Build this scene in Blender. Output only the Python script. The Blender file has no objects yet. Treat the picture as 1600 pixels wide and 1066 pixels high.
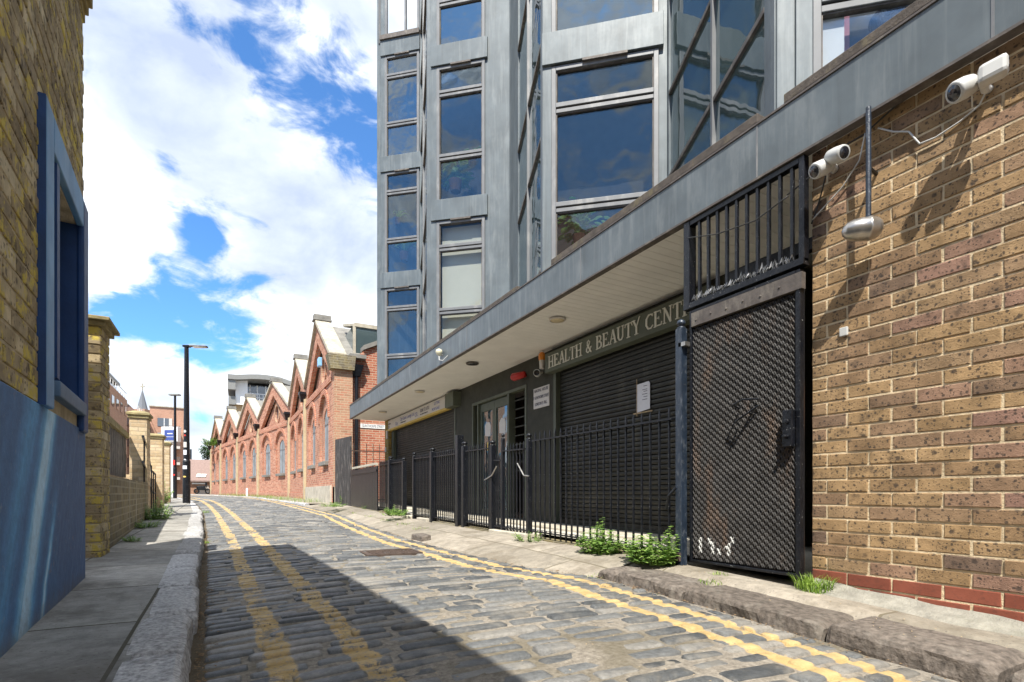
import bpy, bmesh, math, random
from mathutils import Vector, Matrix, noise
from mathutils.geometry import tessellate_polygon
random.seed(7)
R = math.radians
SC = bpy.context.scene
COL = SC.collection
# ---------------------------------------------------------------- camera, sky, sun, exposure
YAW = R(28.72)
cam = bpy.data.cameras.new('camera'); camo = bpy.data.objects.new('camera', cam); COL.objects.link(camo)
cam.sensor_width = 36.0; cam.lens = 36.0*823/1600; cam.shift_y = 238/1600; cam.clip_start = .05; cam.clip_end = 3000
camo.location = (0, 0, 0); camo.rotation_euler = (R(90), 0, -YAW)
SC.camera = camo
SUN = Vector((-.37, -.55, 1)).normalized()          # towards the sun
sl = bpy.data.lights.new('sun', 'SUN'); sl.energy = 3.3; sl.angle = R(.5); sl.color = (1, .95, .86)
so = bpy.data.objects.new('sun', sl); COL.objects.link(so); so.rotation_euler = (-SUN).to_track_quat('-Z', 'Y').to_euler()
SC.view_settings.view_transform = 'Standard'; SC.view_settings.look = 'None'
CLOUD = .60
SC.view_settings.exposure = 1.4; SC.view_settings.gamma = 1

class NT:
    """small helper round a node tree"""
    def __init__(s, tree): s.t = tree; s.n = tree.nodes; s.l = tree.links
    def node(s, kind, **kw):
        n = s.n.new(kind)
        for k, v in kw.items():
            if k.startswith('i_'):
                key = k[2:]
                key = int(key) if key.isdigit() else key.replace('_', ' ')
                s.put(v, n.inputs[key])
            else: setattr(n, k, v)
        return n
    def put(s, v, inp):
        if isinstance(v, bpy.types.NodeSocket): s.l.new(v, inp)
        elif isinstance(v, (tuple, list)) and len(v) == 3 and inp.type == 'RGBA': inp.default_value = (*v, 1)
        else: inp.default_value = v
    def m(s, op, a, b=0.0, c=0.0, clamp=False):
        n = s.n.new('ShaderNodeMath'); n.operation = op; n.use_clamp = clamp
        for i, v in enumerate((a, b, c)): s.put(v, n.inputs[i])
        return n.outputs[0]
    def vm(s, op, a, b=(0, 0, 0), k='Vector'):
        n = s.n.new('ShaderNodeVectorMath'); n.operation = op
        s.put(a, n.inputs[0])
        if op == 'SCALE': s.put(b, n.inputs['Scale'])
        else: s.put(b, n.inputs[1])
        return n.outputs[k]
    def mix(s, f, a, b, blend='MIX'):
        n = s.n.new('ShaderNodeMix'); n.data_type = 'RGBA'; n.blend_type = blend
        s.put(f, n.inputs[0]); s.put(a, n.inputs[6]); s.put(b, n.inputs[7]); return n.outputs[2]
    def noise(s, vec, scale, detail=3, rough=.55, dist=0, col=False):
        n = s.node('ShaderNodeTexNoise', i_Scale=scale, i_Detail=detail, i_Roughness=rough, i_Distortion=dist)
        if vec is not None: s.l.new(vec, n.inputs['Vector'])
        return n.outputs[1 if col else 0]
    def ramp(s, f, stops, interp='LINEAR'):
        n = s.n.new('ShaderNodeValToRGB'); r = n.color_ramp; r.interpolation = interp
        while len(r.elements) < len(stops): r.elements.new(.5)
        for e, (p, c) in zip(r.elements, stops):
            e.position = p; e.color = (*c, 1) if len(c) == 3 else c
        s.put(f, n.inputs[0]); return n.outputs[0]
    def step(s, v, a, b):
        n = s.n.new('ShaderNodeMapRange'); n.interpolation_type = 'SMOOTHSTEP'
        s.put(v, n.inputs[0]); s.put(a, n.inputs[1]); s.put(b, n.inputs[2]); return n.outputs[0]

def G(c): return (c, c, c)
def ray(px, py):
    u = (px-800)/823; v = (771-py)/823
    return Vector((u*math.cos(YAW)+math.sin(YAW), math.cos(YAW)-u*math.sin(YAW), v))

w = bpy.data.worlds.new('World'); SC.world = w; w.use_nodes = True
T = NT(w.node_tree); T.n.clear()
sky = T.node('ShaderNodeTexSky', sky_type='NISHITA', sun_disc=False, sun_elevation=math.asin(SUN.z),
             sun_rotation=math.atan2(SUN.x, SUN.y), altitude=50, air_density=1.0, dust_density=.6, ozone_density=2.2)
bg1 = T.node('ShaderNodeBackground', i_Color=T.mix(1.0, sky.outputs[0], (.58, .96, 1.30), 'MULTIPLY'), i_Strength=.083)
geo = T.node('ShaderNodeTexCoord'); D = geo.outputs['Generated']
D = T.vm('NORMALIZE', D)
sep = T.node('ShaderNodeSeparateXYZ', i_0=D)
P = T.vm('MULTIPLY', D, (1, 1, 1.9))
n1 = T.noise(P, 4.2, 10, .56, .25); n2 = T.noise(P, 1.6, 3, .5)
n3 = T.noise(T.vm('ADD', P, (3, 1, 2)), 11, 9, .6, .5)
dens = T.m('ADD', T.m('MULTIPLY', T.m('SUBTRACT', n1, .5), 2.3), T.m('MULTIPLY', T.m('SUBTRACT', n3, .5), 1.7))
dens = T.m('ADD', dens, .42)
for (px, py, r, a) in [(450, 45, .085, -.34), (520, 105, .075, -.34), (400, 0, .06, -.30), (560, 165, .07, -.42), (585, 215, .05, -.5), (265, 262, .026, -.62), (300, 338, .028, -.38), (318, 372, .025, -.4), (280, 300, .025, .3),
                       (350, 95, .03, -.15), (582, 330, .03, -.3), (245, 392, .03, -.35), (285, 415, .04, -.34), (375, 480, .09, -.42), (300, 500, .06, -.35), (480, 200, .04, -.25), (640, 300, .05, -.3), (225, 475, .05, -.36), (190, 508, .045, -.36), (440, 545, .07, -.22), (330, 530, .05, -.2),
                       (535, 20, .07, .40), (200, 130, .14, .2), (470, 270, .10, .2), (530, 400, .10, .2), (430, 330, .07, .14), (300, 440, .03, .25), (230, 575, .08, .25), (180, 380, .05, .12), (318, 640, .03, -.3)]:
    c = ray(px, py).normalized()
    d = T.vm('DISTANCE', D, tuple(c), 'Value')
    dens = T.m('ADD', dens, T.m('MULTIPLY', T.m('SUBTRACT', 1.0, T.step(d, 0.0, r*2.0)), a))
# a clear stretch of sky behind the camera
clear = T.m('SUBTRACT', 1.0, T.step(T.vm('DISTANCE', D, tuple(Vector((-.68, -.62, .42)).normalized()), 'Value'), .45, .95))
dens = T.m('SUBTRACT', dens, T.m('MULTIPLY', clear, .45))
cov = T.step(dens, -.22, .26)
shade = T.m('ADD', T.noise(T.vm('ADD', P, (.03, .02, .05)), 3.2, 8, .55, .3), T.m('MULTIPLY', T.m('SUBTRACT', n1, .5), .35))
cc = T.ramp(shade, [(.32, (.42, .49, .64)), (.45, (.60, .66, .76)), (.56, (.88, .91, .95))])
bg2 = T.node('ShaderNodeBackground', i_Color=cc, i_Strength=CLOUD)
mx = T.node('ShaderNodeMixShader', i_0=T.m('MULTIPLY', cov, .97)); T.l.new(bg1.outputs[0], mx.inputs[1]); T.l.new(bg2.outputs[0], mx.inputs[2])
out = T.node('ShaderNodeOutputWorld'); T.l.new(mx.outputs[0], out.inputs[0])

# ---------------------------------------------------------------- level of the ground
def interp(tab, x):
    if x <= tab[0][0]: return tab[0][1]
    for (a, b), (c, d) in zip(tab, tab[1:]):
        if x <= c: return b+(d-b)*(x-a)/(c-a)
    return tab[-1][1]
ZL = [(-12, -.72), (0, -.62), (2.5, -.57), (5, -.52), (7, -.49), (13, -.42), (18.5, -.29), (30, -.17), (50, -.07), (80, -.06), (400, -.06)]
ZR = [(-12, -.69), (0, -.628), (.95, -.602), (1.89, -.555), (2.75, -.52), (9, -.455), (14.3, -.34), (17, -.30), (30, -.17), (50, -.07), (80, -.06), (400, -.06)]
KL = [(-12, .12), (1.9, -.10), (8, -.23), (13.8, -.42), (17, -.62), (22, -1.0), (29, -1.9), (53, -6.4), (90, -13)]
KR = [(-12, 2.43), (3.1, 2.42), (3.9, 2.2), (6.2, 2.08), (9, 2.2), (12, 2.36), (16, 2.15), (22, 1.78), (29, 1.3), (53, -2.9), (90, -9.5)]
def gl(y): return interp(ZL, y)
def gr(y): return interp(ZR, y)
def kl(y): return interp(KL, y)
def kr(y): return interp(KR, y)
def road_z(x, y):
    a, b = kl(y), kr(y); f = min(1, max(0, (x-a)/(b-a)))
    d = .10 if y < 14 else max(.03, .10-.01*(y-14))
    return (gl(y)*(1-f)+gr(y)*f) - d + .035*(1-(2*f-1)**2)
def wall_left_x(y): return -.573-.05*y

# ---------------------------------------------------------------- objects
ORG = {}
def link(o, parent=None):
    COL.objects.link(o)
    if parent: o.parent = parent; ORG[o.name] = ORG[parent.name]
    return o
def tag(o, label=None, cat=None, group=None, kind=None):
    if label: o['label'] = label
    if cat: o['category'] = cat
    if group: o['group'] = group
    if kind: o['kind'] = kind
    return o
def thing(name, loc, label, cat, group=None):
    o = bpy.data.objects.new(name, None); o.location = loc; COL.objects.link(o); ORG[o.name] = Vector(loc)
    return tag(o, label, cat, group)
def copy_tree(o, parent=None):
    c = o.copy(); COL.objects.link(c)
    if parent: c.parent = parent
    for ch in o.children: copy_tree(ch, c)
    return c

class Frame:
    def __init__(s, o, d, up=(0, 0, 1)):
        s.o = Vector(o); s.d = Vector(d).normalized(); s.u = Vector(up).normalized(); s.n = s.u.cross(s.d)   # n: left of d
    def p(s, t, n, z): return s.o+s.d*t+s.n*n+s.u*z
WORLD = Frame((0, 0, 0), (1, 0, 0))

class MB:
    def __init__(s, fr=None): s.v = []; s.f = []; s.mi = []; s.fr = fr or WORLD; s.cur = 0
    def add(s, vs, fs, raw=False):
        b = len(s.v)
        s.v += [Vector(v) if raw else s.fr.p(*v) for v in vs]
        for f in fs: s.f.append([b+i for i in f]); s.mi.append(s.cur)
        return s
    def box(s, a0, a1, b0, b1, c0, c1):
        vs = [(a, b, c) for a in (a0, a1) for b in (b0, b1) for c in (c0, c1)]
        return s.add(vs, [(0, 1, 3, 2), (4, 6, 7, 5), (0, 4, 5, 1), (2, 3, 7, 6), (0, 2, 6, 4), (1, 5, 7, 3)])
    def hexa(s, lo, hi):                        # two quads of 4 points, local
        vs = list(lo)+list(hi)
        return s.add(vs, [(3, 2, 1, 0), (4, 5, 6, 7), (0, 1, 5, 4), (1, 2, 6, 5), (2, 3, 7, 6), (3, 0, 4, 7)])
    def quad(s, *p): return s.add(p, [tuple(range(len(p)))])
    def tube(s, pts, r, n=8, caps=True, raw=False):
        pts = [Vector(p) if raw else s.fr.p(*p) for p in pts]
        rs = r if isinstance(r, (list, tuple)) else [r]*len(pts)
        b = len(s.v); ref = None
        for i, p in enumerate(pts):
            a = pts[max(i-1, 0)]; c = pts[min(i+1, len(pts)-1)]; d = (c-a).normalized()
            if ref is None: ref = Vector((0, 0, 1)) if abs(d.z) < .9 else Vector((1, 0, 0))
            x = d.cross(ref).normalized(); y = d.cross(x).normalized(); ref = x.cross(d).normalized()
            for k in range(n):
                a_ = 2*math.pi*k/n
                s.v.append(p+(x*math.cos(a_)+y*math.sin(a_))*rs[i])
        for i in range(len(pts)-1):
            for k in range(n):
                k2 = (k+1) % n
                s.f.append([b+i*n+k, b+i*n+k2, b+(i+1)*n+k2, b+(i+1)*n+k]); s.mi.append(s.cur)
        if caps:
            s.f.append([b+k for k in range(n)][::-1]); s.mi.append(s.cur)
            s.f.append([b+(len(pts)-1)*n+k for k in range(n)]); s.mi.append(s.cur)
        return s
    def lathe(s, c, axis, prof, n=16, raw=False):   # prof: (distance along axis, radius)
        c = Vector(c) if raw else s.fr.p(*c); ax = Vector(axis).normalized()
        x = ax.orthogonal().normalized(); y = ax.cross(x); b = len(s.v)
        for (h, r) in prof:
            for k in range(n):
                a = 2*math.pi*k/n; s.v.append(c+ax*h+(x*math.cos(a)+y*math.sin(a))*r)
        for i in range(len(prof)-1):
            for k in range(n):
                k2 = (k+1) % n
                s.f.append([b+i*n+k, b+i*n+k2, b+(i+1)*n+k2, b+(i+1)*n+k]); s.mi.append(s.cur)
        return s
    def plate(s, outer, holes, n0, n1):         # loops of (t, z); n0 back, n1 front
        loops = [outer]+list(holes)
        flat = [p for l in loops for p in l]; N = len(flat)
        bm = bmesh.new(); bv = [bm.verts.new((p[0], p[1], 0)) for p in flat]; k = 0; ed = []
        for l in loops:
            for i in range(len(l)): ed.append(bm.edges.new((bv[k+i], bv[k+(i+1) % len(l)])))
            k += len(l)
        bm.verts.index_update(); bmesh.ops.triangle_fill(bm, edges=ed, use_beauty=False, use_dissolve=False, normal=(0, 0, 1))
        tri = [[v.index for v in f.verts] for f in bm.faces]; bm.free()
        s_b = len(s.v)
        s.v += [s.fr.p(p[0], n1, p[1]) for p in flat]+[s.fr.p(p[0], n0, p[1]) for p in flat]
        for t in tri:
            s.f.append([s_b+i for i in t]); s.mi.append(s.cur); s.f.append([s_b+N+i for i in reversed(t)]); s.mi.append(s.cur)
        k = 0
        for l in loops:
            for i in range(len(l)):
                j = (i+1) % len(l)
                s.f.append([s_b+k+i, s_b+k+j, s_b+N+k+j, s_b+N+k+i]); s.mi.append(s.cur)
            k += len(l)
        return s
    def build(s, name, mat, parent=None, bevel=0, smooth=False, normals=True):
        off = ORG[parent.name] if parent else Vector((0, 0, 0))
        me = bpy.data.meshes.new(name)
        me.from_pydata([tuple(v-off) for v in s.v], [], s.f)
        mats = mat if isinstance(mat, (list, tuple)) else [mat]
        for m_ in mats: me.materials.append(m_)
        if len(mats) > 1: me.polygons.foreach_set('material_index', s.mi)
        if normals:
            bm = bmesh.new(); bm.from_mesh(me); bmesh.ops.recalc_face_normals(bm, faces=bm.faces); bm.to_mesh(me); bm.free()
        if smooth: me.polygons.foreach_set('use_smooth', [True]*len(me.polygons))
        me.update()
        o = bpy.data.objects.new(name, me); link(o, parent)
        if not parent: ORG[o.name] = Vector((0, 0, 0))
        if bevel:
            b = o.modifiers.new('bevel', 'BEVEL'); b.width = bevel; b.segments = 2; b.limit_method = 'ANGLE'; b.angle_limit = R(40)
        return o

# ---------------------------------------------------------------- materials
MATS = {}
def pmat(name, col, rough=.7, metal=0., var=.15, scale=6., bump=.15, bscale=60., spec=.4, stain=None, stain_amt=0., sscale=3.):
    if name in MATS: return MATS[name]
    m = bpy.data.materials.new(name); m.use_nodes = True; T = NT(m.node_tree); b = T.n['Principled BSDF']
    tc = T.node('ShaderNodeTexCoord').outputs['Object']
    n = T.noise(tc, scale, 5, .6)
    lo = tuple(c*(1-var) for c in col); hi = tuple(min(1, c*(1+var)) for c in col)
    c = T.ramp(n, [(.3, lo), (.7, hi)])
    if stain:
        f = T.m('MULTIPLY', T.step(T.noise(T.vm('MULTIPLY', tc, (1, 1, .35)), sscale, 6, .65), .5, .72), stain_amt)
        c = T.mix(f, c, stain)
        if 'kerb' in name: c = T.mix(.55, c, T.ramp(T.node('ShaderNodeNewGeometry').outputs['Random Per Island'], [(0, (.72, .70, .68)), (1, (1.25, 1.25, 1.27))]), 'MULTIPLY')
        if 'black_painted' in name or 'blue_black' in name: c = T.mix(T.step(T.noise(tc, 85, 3, .6), .69, .715), c, (.34, .34, .33))
        if name == 'blue_grey_zinc':
            c = T.mix(T.m('MULTIPLY', T.step(T.noise(T.vm('MULTIPLY', tc, (1, 1, .06)), 16, 4, .6), .50, .66), .22), c, (.26, .28, .28)); c = T.mix(T.m('MULTIPLY', T.step(T.noise(T.vm('MULTIPLY', tc, (1, 1, .05)), 11, 4, .6), .54, .7), .25), c, (.055, .06, .06))
    T.put(c, b.inputs['Base Color'])
    T.put(T.m('ADD', T.m('MULTIPLY', T.noise(tc, scale*3, 3), .2), rough-.1), b.inputs['Roughness'])
    b.inputs['Metallic'].default_value = metal; b.inputs['Specular IOR Level'].default_value = spec
    if bump:
        bn = T.node('ShaderNodeBump', i_Strength=bump, i_Distance=.01, i_Height=T.noise(tc, bscale, 4, .65)); T.l.new(bn.outputs[0], b.inputs['Normal'])
    MATS[name] = m; return m

def brick_island(name, stops, speck=.5, speck_scale=55, speck_col=(.05, .04, .035), mottling=.35, yellow=0., bump=.6):
    """for bricks that are real blocks: a colour for each block, burnt specks and a rough face"""
    m = bpy.data.materials.new(name); m.use_nodes = True; T = NT(m.node_tree); b = T.n['Principled BSDF']
    g = T.node('ShaderNodeNewGeometry'); tc = T.node('ShaderNodeTexCoord').outputs['Object']
    c = T.ramp(g.outputs['Random Per Island'], stops)
    rnd = T.noise(tc, 9, 6, .65); c = T.mix(mottling, c, T.ramp(rnd, [(.3, G(.25)), (.7, G(1))]), 'MULTIPLY')
    isl = T.m('FRACT', T.m('MULTIPLY', g.outputs['Random Per Island'], 37.7))
    dark = T.m('MULTIPLY', T.step(T.noise(tc, 14, 3, .6), .52, .72), T.step(isl, .72, .95))
    c = T.mix(T.m('MULTIPLY', dark, .75), c, speck_col)
    sp = T.noise(tc, speck_scale, 2, .5); big = T.noise(tc, 12, 2)
    c = T.mix(T.m('MULTIPLY', T.step(T.m('ADD', sp, T.m('MULTIPLY', big, .25)), .80, .84), speck), c, speck_col)
    sx_ = T.node('ShaderNodeSeparateXYZ', i_0=T.vm('ADD', tc, T.vm('SCALE', T.noise(tc, 70, 3, .6, col=True), .010)))
    p2 = T.node('ShaderNodeCombineXYZ', i_0=T.m('ADD', sx_.outputs[0], sx_.outputs[1]), i_1=sx_.outputs[2]).outputs[0]
    for (vs_, r0, r1, k0) in ((speck_scale*.48, .12, .26, .52), (speck_scale*.2, .08, .20, .74), (speck_scale*1.1, .13, .28, .60)):
        vo = T.node('ShaderNodeTexVoronoi', voronoi_dimensions='2D', i_Scale=vs_, i_Randomness=1.0); T.l.new(p2, vo.inputs['Vector'])
        vr = T.node('ShaderNodeSeparateColor', i_0=vo.outputs['Color']).outputs[0]
        c = T.mix(T.m('MULTIPLY', T.m('MULTIPLY', T.m('SUBTRACT', 1.0, T.step(vo.outputs['Distance'], r0, r1)), T.step(vr, k0, k0+.12)), speck), c, speck_col)
    if yellow:
        c = T.mix(T.m('MULTIPLY', T.step(T.noise(tc, 7, 6, .75), .51, .60), yellow), c, (.62, .49, .11))
    T.put(c, b.inputs['Base Color']); b.inputs['Roughness'].default_value = .92; b.inputs['Specular IOR Level'].default_value = .2
    h = T.m('ADD', T.noise(tc, 60, 6, .75), T.m('MULTIPLY', T.noise(tc, 240, 2), .35))
    bn = T.node('ShaderNodeBump', i_Strength=bump, i_Distance=.006, i_Height=h); T.l.new(bn.outputs[0], b.inputs['Normal'])
    return m

def brick_shader(name, c1, c2, c3, mortar, bw=.225, rh=.075, msize=.010, bump=.5, dirt=.3, dirtcol=(.12, .09, .07), yellow=0.):
    """flat brickwork for walls seen small: the pattern runs along whichever way the wall faces"""
    m = bpy.data.materials.new(name); m.use_nodes = True; T = NT(m.node_tree); b = T.n['Principled BSDF']
    tc = T.node('ShaderNodeNewGeometry'); sp = T.node('ShaderNodeSeparateXYZ', i_0=tc.outputs['Position'])
    nn = T.node('ShaderNodeSeparateXYZ', i_0=tc.outputs['True Normal'])
    f = T.m('GREATER_THAN', T.m('ABSOLUTE', nn.outputs[0]), T.m('ABSOLUTE', nn.outputs[1]))
    u = T.m('ADD', T.m('MULTIPLY', sp.outputs[1], f), T.m('MULTIPLY', sp.outputs[0], T.m('SUBTRACT', 1.0, f)))
    wv = T.noise(tc.outputs['Position'], 6, 3)
    vz = T.m('ADD', sp.outputs[2], T.m('MULTIPLY', wv, .01))
    uv = T.node('ShaderNodeCombineXYZ', i_0=u, i_1=vz).outputs[0]
    br = T.node('ShaderNodeTexBrick', offset=.5, i_Scale=1.0, i_Mortar_Size=msize, i_Mortar_Smooth=.3, i_Bias=0., i_Brick_Width=bw, i_Row_Height=rh)
    T.l.new(uv, br.inputs['Vector']); br.inputs['Color1'].default_value = (0, 0, 0, 1); br.inputs['Color2'].default_value = (1, 1, 1, 1); br.inputs['Mortar'].default_value = (.5, .5, .5, 1)
    c = T.ramp(br.outputs['Color'], [(0, c1), (.5, c2), (1, c3)])
    c = T.mix(br.outputs['Fac'], c, mortar)
    d = T.noise(tc.outputs['Position'], .9, 6, .65)
    c = T.mix(T.m('MULTIPLY', T.step(d, .48, .70), dirt), c, dirtcol)
    if yellow: c = T.mix(T.m('MULTIPLY', T.step(T.noise(tc.outputs['Position'], 4, 5, .7), .47, .6), yellow), c, (.50, .36, .04))
    c = T.mix(.3, c, T.ramp(T.noise(tc.outputs['Position'], 14, 5, .7), [(.3, G(.5)), (.7, G(1.3))]), 'MULTIPLY')
    T.put(c, b.inputs['Base Color']); b.inputs['Roughness'].default_value = .92; b.inputs['Specular IOR Level'].default_value = .2
    h = T.m('ADD', T.m('MULTIPLY', br.outputs['Fac'], -1.0), T.m('MULTIPLY', T.noise(tc.outputs['Position'], 50, 4), .5))
    bn = T.node('ShaderNodeBump', i_Strength=bump, i_Distance=.008, i_Height=h); T.l.new(bn.outputs[0], b.inputs['Normal'])
    return m

def glass(name, tint=(.02, .04, .07), refl=.35, trans=.5, rough=.02, fk=.9, gc=(.66, .70, .74)):
    m = bpy.data.materials.new(name); m.use_nodes = True; T = NT(m.node_tree); T.n.clear()
    tc = T.node('ShaderNodeTexCoord').outputs['Object']
    nz = T.noise(tc, 1.9, 2); bn = T.node('ShaderNodeBump', i_Strength=.12, i_Distance=.05, i_Height=nz)
    gl_ = T.node('ShaderNodeBsdfGlossy', i_Color=gc, i_Roughness=rough, i_Normal=bn.outputs[0])
    tr = T.node('ShaderNodeBsdfTransparent', i_Color=(.95, .97, .98) if trans > .9 else (.72, .8, .84)); di = T.node('ShaderNodeBsdfDiffuse', i_Color=tint)
    a = T.node('ShaderNodeMixShader', i_0=trans); T.l.new(di.outputs[0], a.inputs[1]); T.l.new(tr.outputs[0], a.inputs[2])
    fr = T.node('ShaderNodeFresnel', i_IOR=1.5).outputs[0]
    rv = T.m('MULTIPLY', T.m('SUBTRACT', T.node('ShaderNodeObjectInfo').outputs['Random'], .45), refl*.9)
    b = T.node('ShaderNodeMixShader', i_0=T.m('ADD', rv, T.m('ADD', T.m('MULTIPLY', fr, fk), refl), clamp=True))
    T.l.new(a.outputs[0], b.inputs[1]); T.l.new(gl_.outputs[0], b.inputs[2])
    o = T.node('ShaderNodeOutputMaterial'); T.l.new(b.outputs[0], o.inputs[0]); return m

def leafmat(name, c0, c1):
    m = bpy.data.materials.new(name); m.use_nodes = True; T = NT(m.node_tree); b = T.n['Principled BSDF']
    g = T.node('ShaderNodeNewGeometry')
    T.put(T.ramp(g.outputs['Random Per Island'], [(0, c0), (1, c1)]), b.inputs['Base Color']); b.inputs['Roughness'].default_value = .55
    tl = T.node('ShaderNodeBsdfTranslucent', i_Color=T.ramp(g.outputs['Random Per Island'], [(0, tuple(x*1.3 for x in c0)), (1, tuple(x*1.4 for x in c1))]))
    mx = T.node('ShaderNodeMixShader', i_0=.35); T.l.new(b.outputs[0], mx.inputs[1]); T.l.new(tl.outputs[0], mx.inputs[2])
    T.l.new(mx.outputs[0], T.n['Material Output'].inputs[0]); return m

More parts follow.
